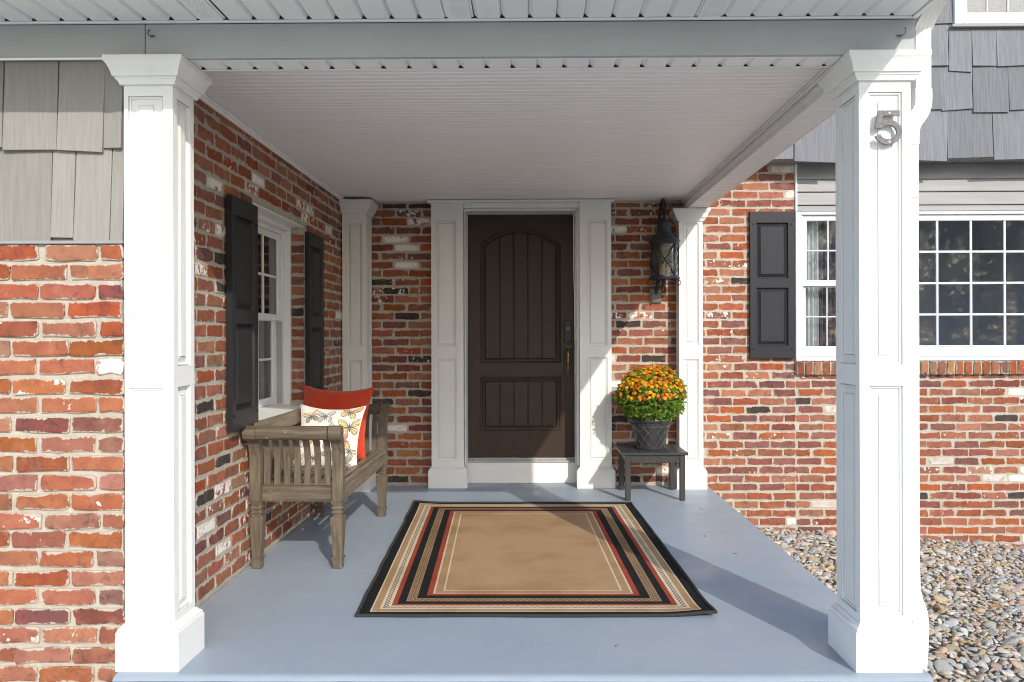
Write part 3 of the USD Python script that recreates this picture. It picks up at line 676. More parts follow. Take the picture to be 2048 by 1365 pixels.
rf = thing('porch_roof', 'porch roof with its front gutter above the soffit', 'roof', (0, 4.5, 2.4))
obj(rf, 'deck', loft([np.array([(x, 2.46, 2.36), (x, 6.44, 2.36), (x, 6.44, 3.2), (x, 2.46, 2.46)]) for x in (-3.2, 1.372)], cap0=True, cap1=True), M['roof'])
obj(rf, 'ceiling_void', box(-3, 1.36, 2.98, 6.44, 2.3305, 2.352), M['roof'])
obj(rf, 'fascia', box(-3.2, 1.376, 2.4385, 2.459, 2.325, 2.45, .002), M['vinyl'])

# ================================================================== shingled upper walls
def shingles(parent, fr, rows, a0, a1, seed, mats, wmin, wmax, holes=(), rag=1.0):
    rng = np.random.default_rng(seed)
    for r, (z0, z1) in enumerate(rows):
        x = a0 - rng.uniform(0, .15)
        while x < a1:
            w = rng.uniform(wmin, wmax); l, rr_ = max(x, a0), min(x + w, a1); x += w
            if rr_ - l < .02: continue
            b = z0 + rng.normal(0, .006) * rag; sk = rng.normal(0, .006) * rag; t = .0175 + rng.uniform(-.003, .004); tw = rng.normal(0, .0025)
            if any(h0 < (l + rr_) / 2 < h1 and q0 < (z0 + z1) / 2 < q1 for h0, h1, q0, q1 in holes): continue
            g_ = rng.uniform(.0012, .003) * rag
            lo = np.array([(l + g_, b, t + tw), (rr_ - g_, b + sk, t - tw), (rr_ - g_ - sk * .6, z1 + .03, .002), (l + g_ - sk * .6, z1 + .03, .002)])
            back = lo.copy(); back[:, 2] -= np.array([.0165, .0165, .007, .007])
            front = lo.copy(); v, f = loft([back, front]); obj(parent, 'shingle', fr.put((v, f)), mats[rng.integers(0, 3)])
sw = thing('shingle_wall', 'warm grey painted shingles above the brick, left of the near column', 'wall', (-1.8, 3.0, 1.9))
obj(sw, 'sheathing', box(-2.7, -1.4785, 3.0005, 3.15, 1.5435, 2.21), M['siding'])
shingles(sw, Frame((0, 2.998, 0), (1, 0, 0), (0, -1, 0)), [(1.5435, 1.875), (1.876, 2.215)], -2.4, -1.478, 6, M['shingle_l'], .075, .20)
uw = thing('shingle_wall', 'blue-grey shingled upper storey overhanging the right-hand windows', 'wall', (3.0, 6.48, 2.57))
obj(uw, 'sheathing', MB().add(box(1.38, 5.3, 6.4805, 6.66, 2.5985, 3.60)).add(box(1.38, 3.262, 6.4805, 6.66, 3.60, 4.6)), M['siding'])
UH = (3.262, 9, 3.62, 9)
shingles(uw, Frame((0, 6.478, 0), (1, 0, 0), (0, -1, 0)), [(2.566, 2.93), (2.932, 3.272), (3.274, 3.604), (3.606, 3.94)], 1.38, 4.6, 15, M['shingle_r'], .17, .36, [UH], 1.5)
x = 1.40
while x < 4.6:
    v, f = vboard(x + .001, x + .148, 6.482, 6.689, 2.577, g=.006); obj(uw, 'soffit_board', (v, f), M['siding']); x += .15
cl = thing('clapboard_siding', 'grey clapboards between the wide window and the shingled overhang', 'siding', (3.2, 6.68, 2.4))
for z0, z1 in ((2.192, 2.243), (2.245, 2.349), (2.351, 2.449), (2.451, 2.574)):
    L = lambda xx: np.array([(xx, 6.70, z0), (xx, 6.672, z0), (xx, 6.671, z0 + .006), (xx, 6.686, z1), (xx, 6.70, z1)])
    v, f = loft([L(2.122), L(5.2)], cap0=True, cap1=True); obj(cl, 'clapboard', (v, f), M['siding'])
obj(cl, 'corner_trim', box(2.108, 2.1215, 6.668, 6.70, 2.192, 2.574, .002), M['vinyl'])
obj(cl, 'sheathing', box(2.1, 5.3, 6.7005, 6.78, 2.19, 2.6), M['siding'])

# ================================================================== windows and shutters
def sash(t, fr, a0, a1, b0, b1, c, st, cols, rows, mat, depth=.03, mun=.014, rail=None, frame_name='sash', bars=True):
    """One sash in frame axes: stiles and rails, glazing bars, panes."""
    rail = rail or st
    p = sbox(a0, b0, a1, b1).difference(sbox(a0 + st, b0 + rail, a1 - st, b1 - rail))
    fr_loop = [(a0 + st, b0 + rail), (a1 - st, b0 + rail), (a1 - st, b1 - rail), (a0 + st, b1 - rail)]
    sp = obj(t, frame_name, MB().add(fr.ext(p, c - depth, c)).add(fr.put(moulding(fr_loop, [(.006, c), (.004, c + .003), (.0, c + .003), (-.005, c - .006)]))), mat)
    ga0, ga1, gb0, gb1 = a0 + st, a1 - st, b0 + rail, b1 - rail; ca, rb_ = (ga1 - ga0) / cols, (gb1 - gb0) / rows
    for i in range(1, cols): obj(sp, 'glazing_bar', fr.box(ga0 + i * ca - mun / 2, ga0 + i * ca + mun / 2, gb0, gb1, c - .018, c - .004, .003), mat)
    for k in range(1, rows): obj(sp, 'glazing_bar', fr.box(ga0, ga1, gb0 + k * rb_ - mun / 2, gb0 + k * rb_ + mun / 2, c - .0185, c - .0045, .003), mat)
    for i in range(cols):
        for k in range(rows):
            obj(sp, 'pane', fr.box(ga0 + i * ca + .001, ga0 + (i + 1) * ca - .001, gb0 + k * rb_ + .001, gb0 + (k + 1) * rb_ - .001, c - .0135, c - .0125), M['glass'])
    return sp

def shutter(label, fr, a0, a1, b0, b1, mid, mat, st=.052, c0=.012, c1=.042, rails=(.088, .075, .10)):
    t = thing('shutter', label, 'shutter', fr(np.array([(a0 + a1) / 2, b0, c0])), group='dark panelled shutters beside the windows')
    P = sbox(a0, b0, a1, b1); win = [(a0 + st, a1 - st, mid + rails[1] / 2, b1 - rails[0]), (a0 + st, a1 - st, b0 + rails[2], mid - rails[1] / 2)]
    for w in win: P = P.difference(sbox(w[0], w[2], w[1], w[3]))
    outl = [(a0, b0), (a1, b0), (a1, b1), (a0, b1)]
    obj(t, 'frame', MB().add(fr.ext(P, c0, c1 - .0006)).add(fr.put(moulding(outl, [(.0004, c0), (.0004, c1 - .004), (-.003, c1)]))), mat)
    for w in win:
        obj(t, 'panel', fr.put(panel(*w, [(0, c1), (.003, c1 - .010), (.007, c1 - .022), (.012, c1 - .022), (.034, c1 - .008), (.035, c1 - .005)])), mat)
    for a in (a0 + st * .5, a1 - st * .5):
        for b in (b0 + .075, b1 - .10):
            m = lathe([(.0075, 0), (.0075, .002), (.0045, .005), (.001, .006)], (0, 0), 10)
            obj(t, 'bolt', fr.put((m[0] + np.array([a, b, c1]), m[1])), mat, smooth=40)
    return t
shutter('black shutter nearest the porch front, partly in sun beside the side window', Fs, 4.002, 4.382, .735, 1.885, 1.30, M['shutter'])
shutter('shaded black shutter on the far side of the side window, behind the cushions', Fs, 5.398, 5.768, .735, 1.885, 1.30, M['shutter'])
shutter('slate-black shutter on the sunny wall left of the wide window', Fb, 1.738, 2.094, 1.020, 2.190, 1.620, M['shutter_r'])

# side window in its brick recess
wn = thing('window', 'white double-hung window set deep in the porch side wall between black shutters', 'window', (XW - .12, 4.93, WZ0))
Fw = Frame((XW, 0, 0), (0, 1, 0), (1, 0, 0))
obj(wn, 'frame', MB().add(Fw.box(WY1 - .034, WY1 - .0015, WZ0 + .02, WZ1 - .002, -.20, -.088, .003)).add(Fw.box(WY0 + .0015, WY0 + .034, WZ0 + .02, WZ1 - .002, -.20, -.088, .003)).add(Fw.box(WY0 + .0345, WY1 - .0345, WZ1 - .036, WZ1 - .002, -.20, -.088, .003))
    .add(Fw.box(WY1 - .062, WY1 - .0345, WZ0 + .02, WZ1 - .0365, -.20, -.128, .003)).add(Fw.box(WY0 + .0345, WY0 + .062, WZ0 + .02, WZ1 - .0365, -.20, -.128, .003)).add(Fw.box(WY0 + .0625, WY1 - .0625, WZ1 - .064, WZ1 - .0365, -.20, -.128, .003)), M['white'])
obj(wn, 'lintel', Fw.box(WY0 - .02, WY1 + .012, WZ1 - .0015, WZ1 + .011, -.10, .003, .002), M['mortar'])
obj(wn, 'head', Fw.box(WY0 + .002, WY1 - .002, WZ1 - .012, WZ1 - .0018, -.0875, -.006, .001), M['white'])
obj(wn, 'sill', Frame((XW, 0, 0), (0, 1, 0), (1, 0, 0)).put(loft([np.array([(y, WZ0 - .012, -.2), (y, WZ0 - .012, .018), (y, WZ0 + .012, .018), (y, WZ0 + .030, -.2)]) for y in (WY0 + .002, WY1 - .002)], cap0=True, cap1=True)), M['white'])
sash(wn, Fw, WY0 + .064, WY1 - .064, 1.305, WZ1 - .066, -.145, .042, 3, 2, M['white'], rail=.034)
sash(wn, Fw, WY0 + .064, WY1 - .064, .766, 1.348, -.178, .048, 3, 2, M['white'], rail=.044)
obj(wn, 'track', Fw.box(WY1 - .0640, WY1 - .0622, .766, 1.30, -.17, -.13), M['steel'])

# wide window on the rear wall: a double-hung sash and a gridded picture light
ww = thing('window', 'wide white gridded picture window with a double-hung sash at its left end', 'window', (3.3, YB, 1.0))
FX = 4.42
obj(ww, 'casing', MB().add(Fb.box(2.1085, 2.150, 1.000, 2.1905, -.05, .020, .003)).add(Fb.box(2.1505, FX + .1, 2.166, 2.1905, -.05, .020, .003)).add(Fb.box(2.1505, FX + .1, 1.030, 1.068, -.05, .014, .003)), M['vinyl_win'])
obj(ww, 'sill', MB().add(Fb.box(2.106, FX + .12, .996, 1.029, -.04, .034, .004)), M['vinyl_win'])
obj(ww, 'side_frame', MB().add(Fb.box(2.1505, 2.166, 1.0685, 2.1655, -.05, .010, .002)).add(Fb.box(2.1665, 2.174, 1.0685, 2.1655, -.05, .002, .002)), M['vinyl_win'])
obj(ww, 'mullion', MB().add(Fb.box(2.752, 2.925, 1.0685, 2.1655, -.05, .012, .003)), M['vinyl_win'])
obj(ww, 'side_frame', MB().add(Fb.box(4.38, FX, 1.0685, 2.1655, -.05, .012, .003)), M['vinyl_win'])
sash(ww, Fb, 2.1745, 2.7515, 1.598, 2.1650, -.002, .028, 3, 2, M['vinyl_win'], mun=.012, rail=.042)
sash(ww, Fb, 2.1745, 2.7515, 1.0690, 1.632, -.026, .025, 3, 2, M['vinyl_win'], depth=.02, mun=.010, rail=.040)
sash(ww, Fb, 2.9255, 4.3795, 1.0690, 2.1650, .001, .053, 5, 4, M['vinyl_win'], mun=.018, rail=.045, frame_name='picture_light')
# what shows behind its glass
obj(None, 'interior_room', MB().add(box(2.0, 4.6, 8.6, 8.7, .4, 2.7)).add(box(1.9, 2.0, 6.80, 9.7, .4, 2.7)).add(box(4.6, 4.7, 6.80, 9.7, .4, 2.7)).add(box(2.0, 4.6, 6.80, 9.6, .3, .4)).add(box(2.0, 4.6, 6.80, 9.6, 2.45, 2.55))
    .add(box(-3.2, -3.1, 3.4, 6.4, .2, 2.5)).add(box(-3.1, XW - .215, 3.3, 3.4, .2, 2.5)).add(box(-3.1, XW - .215, 6.4, 6.5, .2, 2.5)).add(box(-3.1, XW - .215, 3.4, 6.4, .1, .2)).add(box(-3.1, XW - .215, 3.4, 6.4, 2.42, 2.5)), M['room'], kind='structure')
def drape(x0, x1, y, z0, z1, waves, amp, seed):
    n = 90; xs = np.linspace(x0, x1, n); ph = np.linspace(0, waves * 2 * math.pi, n); r = np.random.default_rng(seed); L = []
    for z in np.linspace(z0, z1, 7):
        yy = y + amp * np.sin(ph + .25 * math.sin(z * 3)) + amp * .35 * np.sin(ph * 2.3 + seed); L.append(np.c_[xs, yy, np.full(n, z)])
    B = [q + np.array([0, .004, 0]) for q in L]; v1, f1 = loft(L, cap1=False, closed=False); v2, f2 = loft(B, cap1=False, closed=False)
    return MB().add((v1, f1)).add((v2, f2[:, ::-1]))
for lb, x0, x1, mt, w in (('pleated white curtain hanging inside the left sash of the wide window', 2.18, 2.345, 'curtain', 4), ('dark mauve curtain lining beside the white curtain indoors', 2.33, 2.50, 'curtain_dark', 3)):
    t = thing('curtain', lb, 'curtain', (x0, 6.84, .95)); obj(t, 'cloth', drape(x0, x1, 6.84 if mt == 'curtain' else 6.87, .95, 2.30, w, .016, 3), M[mt], smooth=True)
    obj(t, 'rod', tube([(x0 - .02, 6.86, 2.31), (x1 + .03, 6.86, 2.31)], .008), M['steel'], smooth=40)
t = thing('ceiling_lamp', 'small glowing ceiling light seen indoors through the top left pane of the picture window', 'lamp', (3.62, 7.9, 2.38))
obj(t, 'diffuser', lathe([(.02, 2.345), (.13, 2.352), (.15, 2.372)], (3.68, 7.95), 24), M['lamp_glow'], smooth=40)
obj(t, 'rim', lathe([(.152, 2.3725), (.17, 2.374), (.17, 2.40)], (3.68, 7.95), 24), M['blind'], smooth=40)
# upstairs window
uwn = thing('window', 'upstairs white window with closed blinds at the top right corner', 'window', (3.9, 6.45, 3.6))
Fu = Frame((0, 6.464, 0), (1, 0, 0), (0, -1, 0))
obj(uwn, 'casing', MB().add(Fu.box(3.264, 3.330, 3.600, 4.7, -.05, .028, .004)).add(Fu.box(3.3305, 4.7, 3.600, 3.652, -.05, .028, .004)), M['vinyl_win'])
obj(uwn, 'sill_board', Fu.box(3.244, 4.75, 3.578, 3.5995, -.03, .030, .003), M['siding'])
obj(uwn, 'side_frame', MB().add(Fu.box(3.3305, 3.346, 3.6525, 4.7, -.05, .012, .002)).add(Fu.box(3.3465, 4.7, 3.6525, 3.668, -.05, .012, .002)), M['vinyl_win'])
sash(uwn, Fu, 3.3465, 4.36, 3.6685, 4.40, -.004, .026, 6, 3, M['vinyl_win'], mun=.012, rail=.026)
for k in range(26): obj(uwn, 'blind_slat', Fu.put((lambda m: (np.c_[m[0][:, 0], m[0][:, 1] + m[0][:, 2] * .8, m[0][:, 2] - .05], m[1]))(box(3.36, 4.36, 3.69 + k * .026, 3.6914 + k * .026, -.011, .011))), M['blind'])
obj(uwn, 'room_shade', Fu.box(3.34, 4.4, 3.64, 4.6, -.40, -.39), M['room'])

# ================================================================== downspout
dn = thing('downspout', 'white ribbed downspout bending behind the numbered column', 'downspout', (1.43, 3.1, -.2))
def spout(pts, w=.030, d=.026, n=50, ribs=True):
    P = smooth_curve(pts, n) if len(pts) > 2 else np.array([np.array(pts[0]) + (np.array(pts[1]) - np.array(pts[0])) * s for s in np.linspace(0, 1, n)])
    T = np.gradient(P, axis=0); T /= np.linalg.norm(T, axis=1, keepdims=True); L = []
    prof = []
    for side, (ex, ey) in enumerate(((1, 0), (0, 1), (-1, 0), (0, -1))):
        for q in np.linspace(-1, 1, 13)[:-1]:
            rib = .0022 * (math.cos(q * math.pi * 4) > .2)
            a = (ex * (w + rib) + (-ey) * q * w, ey * (d + rib) + ex * q * d); prof.append(a)
    prof = np.array(prof)
    for p, t in zip(P, T):
        y = np.array([0, 1.0, 0]); y = y - t * (y @ t); y /= np.linalg.norm(y); x = np.cross(y, t); x = x if x[0] > 0 else -x
        L.append(p + prof[:, :1] * x + prof[:, 1:] * y)
    return loft(L, cap0=True, cap1=True)
obj(dn, 'outlet_elbow', spout([(1.442, 3.10, 2.342), (1.440, 3.06, 2.366), (1.437, 2.96, 2.40), (1.435, 2.70, 2.445)], .034, .030, 30), M['white'], smooth=30)
obj(dn, 'upper_pipe', spout([(1.4425, 3.10, 2.335), (1.4425, 3.10, 2.085)], .0275, .024, 8), M['white'], smooth=30)
obj(dn, 'offset_elbow', spout([(1.4425, 3.10, 2.10), (1.4425, 3.10, 2.06), (1.435, 3.105, 2.02), (1.412, 3.11, 1.985), (1.400, 3.11, 1.94), (1.400, 3.11, 1.90)], .030, .026, 40), M['white'], smooth=30)
obj(dn, 'main_pipe', spout([(1.400, 3.11, 1.905), (1.400, 3.11, .27)], .0275, .024, 12), M['white'], smooth=30)
obj(dn, 'foot_elbow', spout([(1.400, 3.11, .30), (1.401, 3.11, .255), (1.412, 3.11, .205), (1.427, 3.11, .16), (1.431, 3.11, .10), (1.428, 3.11, .03), (1.422, 3.11, -.06), (1.420, 3.11, -.30)], .029, .026, 44), M['white'], smooth=30)
obj(dn, 'strap', box(1.366, 1.4315, 3.082, 3.138, 1.700, 1.703, .001), M['steel'])

# ================================================================== house number
hn = thing('house_number', 'grey cast metal number 5 screwed to the right column', 'house number', (1.26, 2.97, 1.93))
def five():
    q = .000640
    bar = Polygon([(-52, 93), (64, 93), (64, 63), (-46, 63)])
    stem = Polygon([(-52, 93), (-24, 93), (-40, 4), (-46, -4), (-71, -6)])
    ang = np.linspace(math.radians(150), math.radians(-163), 60); ce_ = [(1 + 61 * math.cos(a), -27 + 54 * math.sin(a)) for a in ang]
    bowl = LineString(ce_).buffer(14.5, cap_style='flat')
    return affinity.scale(unary_union([bar, stem, bowl]).buffer(1.5).buffer(-1.5), q, q, origin=(0, 0))
Fn = Frame((1.2615, 2.975, 1.9300), (1, 0, 0), (0, -1, 0))
obj(hn, 'figure', Fn.ext(five(), .012, .022), M['number'])
for b in (.0495, -.0525):
    m = lathe([(.0048, 0), (.0048, .0012), (.003, .0022)], (0, 0), 12); obj(hn, 'screw', Fn.put((m[0] + np.array([.004, b, .022]), m[1])), M['steel'], smooth=40)
    obj(hn, 'standoff', Fn.put(((lambda m: (m[0] + np.array([.004, b, 0]), m[1]))(lathe([(.004, 0), (.004, .012)], (0, 0), 10)))), M['number'])

# ================================================================== bench
bn = thing('bench', 'weathered brown wooden bench with scrolled slatted arms along the side wall', 'bench', (-1.22, 4.9, 0))
BX0, BX1, BY0, BY1 = -1.462, -.972, 4.255, 5.575
lw = .058
def sq_loft(x, y, prof): return loft([np.array([(x - w, y - w, z), (x + w, y - w, z), (x + w, y + w, z), (x - w, y + w, z)]) for w, z in prof], cap0=True, cap1=True)
LEG = [(.0185, 0), (.0235, .003), (.0255, .052), (.0305, .053), (.0305, .060), (.0225, .061), (.0335, .255), (.0335, .268), (.022, .275), (.0195, .280), (.0275, .288), (.0275, .297), (.0215, .303), (.0285, .311), (.0285, .318), (.023, .324), (.026, .332), (.034, .350), (.036, .354)]
for x in (BX0 + .036, BX1 - .036):
    for y in (BY0 + .036, BY1 - .036):
        obj(bn, 'leg', sq_loft(x, y, LEG), M['bench_up'])
def arm(yo, s):
    """Scroll arm at one end; s points outwards along y."""
    prof = smooth_curve([(0, .352), (0, .44), (s * -.003, .53), (s * .004, .60), (s * .026, .655), (s * .058, .695), (s * .088, .706)], 22)
    def strip(x0, x1, t0, k0=0, k1=22):
        Pm = prof[k0:k1]; T = np.gradient(Pm, axis=0); T /= np.linalg.norm(T, axis=1, keepdims=True); N = np.c_[-T[:, 1], T[:, 0]]
        return loft([np.array([(x0, *(np.array([yo, 0]) + p - n * t0)), (x1, *(np.array([yo, 0]) + p - n * t0)), (x1, *(np.array([yo, 0]) + p + n * t0)), (x0, *(np.array([yo, 0]) + p + n * t0))]) for p, n in zip(Pm, N)], cap0=True, cap1=True)
    for x in (BX0 + .004, BX1 - .060): obj(bn, 'arm_post', strip(x, x + .056, .027), M['bench_up'])
    gap0, gap1 = BX0 + .062, BX1 - .062; sw_ = (gap1 - gap0) / 7
    for i in range(7): obj(bn, 'arm_slat', strip(gap0 + (i + .5) * sw_ - .0155, gap0 + (i + .5) * sw_ + .0155, .0065, 4), M['bench_up'])
    cy, cz = yo + s * .080, .708
    rl = lambda xa, r: np.array([(xa, cy + r * math.cos(q), cz + r * math.sin(q)) for q in np.linspace(0, 2 * math.pi, 25)[:-1]])
    obj(bn, 'arm_roll', loft([rl(BX0 + .062, .036), rl(BX1 - .066, .036)], cap0=True, cap1=True), M['bench_x'], smooth=35)
    for xa, xb in ((BX0 - .006, BX0 + .060), (BX1 - .064, BX1 + .004)):
        obj(bn, 'scroll_end', loft([rl(xa, .032), rl(xa + .004, .038), rl(xa + .052, .0385), rl(xb, .037)], cap0=True, cap1=True), M['bench_x'], smooth=35)
        if xb > BX1: obj(bn, 'scroll_eye', loft([rl(xb + .0005, .022), rl(xb + .004, .018)], cap0=True, cap1=True), M['bench'], smooth=35)
    yi = yo - s * .006
    obj(bn, 'end_rail', MB().add(box(BX0 + .06, BX1 - .06, yi - .010, yi + .010, .352, .428, .003)).add(box(BX0 + .06, BX1 - .06, yi - .018, yi + .018, .4285, .437, .003)).add(box(BX0 + .06, BX1 - .06, yi - .016, yi + .016, .346, .3515, .002)), M['bench_x'])
arm(BY0 + .030, -1); arm(BY1 - .030, 1)
obj(bn, 'front_rail', MB().add(box(BX1 - .045, BX1 - .018, BY0 + .062, BY1 - .062, .352, .418, .004)).add(box(BX1 - .036, BX1 - .008, BY0 + .062, BY1 - .062, .4185, .440, .006)).add(box(BX1 - .048, BX1 - .013, BY0 + .062, BY1 - .062, .346, .3515, .002)), M['bench_lit'])
obj(bn, 'rear_rail', box(BX0 + .016, BX0 + .042, BY0 + .062, BY1 - .062, .352, .437, .004), M['bench'])
ns = 6; s0, s1 = BX0 + .050, BX1 - .040; p = (s1 - s0) / ns
for i in range(ns): obj(bn, 'seat_slat', box(s0 + i * p + .012, s0 + (i + 1) * p - .012, BY0 + .045, BY1 - .045, .417, .436, .003), M['bench_lit'])
obj(bn, 'seat_bearer', box(BX0 + .045, BX1 - .05, 4.90, 4.935, .385, .4165, .002), M['bench_x'])
tr_ = smooth_curve([(BX0 + .034, .437), (BX0 + .030, .56), (BX0 + .018, .68), (BX0 + .010, .745)], 12)
obj(bn, 'top_rail', loft([np.array([(BX0 + .002, y, .680), (BX0 + .034, y, .672), (BX0 + .036, y, .690), (BX0 + .024, y, .748), (BX0 + .004, y, .750)]) for y in (BY0 + .055, BY1 - .055)], cap0=True, cap1=True), M['bench_lit'])
nb = 15; pb = (BY1 - BY0 - .13) / nb
for i in range(nb):
    y = BY0 + .065 + (i + .5) * pb
    obj(bn, 'back_slat', loft([np.array([(x - .006, y - .019, z), (x + .006, y - .019, z), (x + .006, y + .019, z), (x - .006, y + .019, z)]) for x, z in ((BX0 + .030, .436), (BX0 + .028, .56), (BX0 + .020, .674))], cap0=True, cap1=True), M['bench_up'])

# ================================================================== cushions
def cushion_surface(w, h, t, o, ux, uz, seed):
    ux, uz = np.asarray(ux, float), np.asarray(uz, float); ux /= np.linalg.norm(ux); uz -= ux * (uz @ ux); uz /= np.linalg.norm(uz); un = np.cross(ux, uz)
    def S(u, v, side, lift=0.0):
        u, v = np.asarray(u, float), np.asarray(v, float)
        a = w / 2 * u * (1 - .10 * (1 - v * v) * np.abs(u) ** 3 + .03 * (np.abs(u * v)) ** 4); b = h / 2 * v * (1 - .135 * (1 - u * u) * np.abs(v) ** 3 + .03 * np.abs(u * v) ** 4)
        q = np.clip((1 - np.abs(u) ** 2.6) * (1 - np.abs(v) ** 2.6), 0, 1) ** .62
        P3 = np.stack([u * 2.3, v * 2.3, np.full_like(u, seed)], -1)
        wr = (meshkit.fbm(P3, 4, seed) - .5) * .035 * np.minimum(1, 3 * q) + (meshkit.fbm(P3 * 3.1, 3, seed + 5) - .5) * .012 * np.minimum(1, 4 * q)
        c = side * (t / 2 * q + wr * (.7 if side > 0 else .4) + lift)
        return np.asarray(o, float) + a[..., None] * ux + b[..., None] * uz + c[..., None] * un
    return S, un
def cushion_mesh(S, n=44):
    g_ = np.linspace(-1, 1, n); g_ = np.sign(g_) * np.abs(g_) ** .8; U, V = np.meshgrid(g_, g_); out = MB()
    for side in (1, -1):
        v = S(U.ravel(), V.ravel(), side); i, j = np.meshgrid(np.arange(n - 1), np.arange(n - 1)); a = (j * n + i).ravel()
        f = np.vstack([np.c_[a, a + 1, a + n + 1], np.c_[a, a + n + 1, a + n]]); out.add((v, f if side > 0 else f[:, ::-1]))
    m = trimesh.Trimesh(*out.arrays(), process=False); m.merge_vertices(digits_vertex=5); return m
def piping(S, r, n=160):
    s = np.linspace(0, 4, n, endpoint=False); u = np.where(s < 1, -1 + 2 * s, np.where(s < 2, 1, np.where(s < 3, 1 - 2 * (s - 2), -1))); v = np.where(s < 1, -1, np.where(s < 2, -1 + 2 * (s - 1), np.where(s < 3, 1, 1 - 2 * (s - 3))))
    P = S(u, v, 1); return tube(np.vstack([P, P[:1]]), r, 6)
# ux runs to the right, uz up the cushion, front face towards the porch front
t = thing('cushion', 'plain red-orange square cushion leaning at the far end of the bench', 'cushion', (-1.20, 5.2, .44))
S1, _ = cushion_surface(.455, .475, .15, (-1.268, 5.285, .655), (1, -.05, -.03), (.035, .42, 1), 3)
obj(t, 'cover', cushion_mesh(S1), M['red_cloth'], smooth=True)
obj(t, 'seam', piping(S1, .0028), M['red_cloth'], smooth=True)
t2 = thing('cushion', 'white cushion printed with butterflies, propped against the red-orange one', 'cushion', (-1.18, 4.95, .43))
S2, _ = cushion_surface(.405, .40, .13, (-1.232, 5.00, .588), (1, -.12, -.02), (.05, .36, 1), 8)
cov = obj(t2, 'cover', cushion_mesh(S2), M['white_cloth'], smooth=True)
obj(t2, 'seam', piping(S2, .0022), M['white_cloth'], smooth=True)
def on_cloth(poly, lift):
    """Lays a flat print on the cushion's front."""
    out = MB()
    for g_ in getattr(poly, 'geoms', [poly]):
        if g_.is_empty: continue
        g_ = g_.simplify(.0015); dense = g_.segmentize(.03)
        m = trimesh.creation.triangulate_polygon(dense, engine='earcut')
        m = trimesh.Trimesh(*trimesh.remesh.subdivide_to_size(np.c_[m[0], np.zeros(len(m[0]))], m[1], .06)[:2], process=False)
        out.add((S2(m.vertices[:, 0], m.vertices[:, 1], 1, lift), np.array(m.faces)))
    return out
def butterfly(u, v, r, rot, cols, hollow=False):
    def wing(s, up_):
        a = ([(0, 0), (.25, .42), (.62, .72), (.98, .74), (1.02, .50), (.82, .18), (.42, -.02)] if up_ else [(0, 0), (.40, -.02), (.70, -.16), (.74, -.48), (.52, -.72), (.26, -.62), (.08, -.25)])
        return Polygon(smooth_curve([(s * x, y) for x, y in a] + [(s * a[0][0], a[0][1])], 26)).buffer(0)
    place = lambda q: affinity.translate(affinity.rotate(affinity.scale(q, r, r, origin=(0, 0)), rot, origin=(0, 0)), u, v).intersection(sbox(-.985, -.985, .985, .985))
    dark, fill = [], {}
    for s in (-1, 1):
        for up_ in (True, False):
            w_ = wing(s, up_); dark.append(w_); inner = w_.buffer(-.055)
            veins = unary_union([LineString([(0, 0), (s * 1.1 * math.cos(q), 1.1 * math.sin(q))]).buffer(.022) for q in ((.35, .65, .9, 1.2) if up_ else (-.3, -.65, -1.0))])
            fill.setdefault(cols[0] if up_ else cols[1], []).append(inner.difference(veins))
    body = LineString([(0, -.42), (0, .30)]).buffer(.05); ant = unary_union([LineString([(0, .28), (s * .18, .62)]).buffer(.012) for s in (-1, 1)])
    b = obj(cov, 'butterfly_print', on_cloth(place(unary_union(dark + [body, ant])), .0009), M['p_grey'] if hollow else M['p_dark'])
    for c_, ps in fill.items(): cov_ = obj(cov, 'wing_print', on_cloth(place(unary_union(ps)), .0018), M[c_])
for a in ((.62, .80, .25, -12, ('p_orange', 'p_yellow')), (.70, .30, .28, 8, ('p_yellow', 'p_yellow')), (-.10, .62, .24, 3, ('p_pale', 'p_pale')), (-.55, .60, .22, 20, ('p_yellow', 'p_green')), (.50, -.18, .24, 30, ('p_pink', 'p_pink')), (.78, -.42, .20, -35, ('p_yellow', 'p_pale')), (.60, -.82, .26, 15, ('p_green', 'p_grey')), (.18, -.50, .22, -20, ('p_pale', 'p_green')), (-.30, -.10, .25, -15, ('p_yellow', 'p_orange')), (-.70, -.15, .20, 40, ('p_pink', 'p_pale')), (-.30, -.70, .22, 10, ('p_green', 'p_yellow')), (-.78, -.72, .2, 0, ('p_pale', 'p_yellow')), (.22, .20, .17, -30, ('p_pale', 'p_grey'))):
    butterfly(a[0], a[1], a[2] * 1.22, *a[3:])

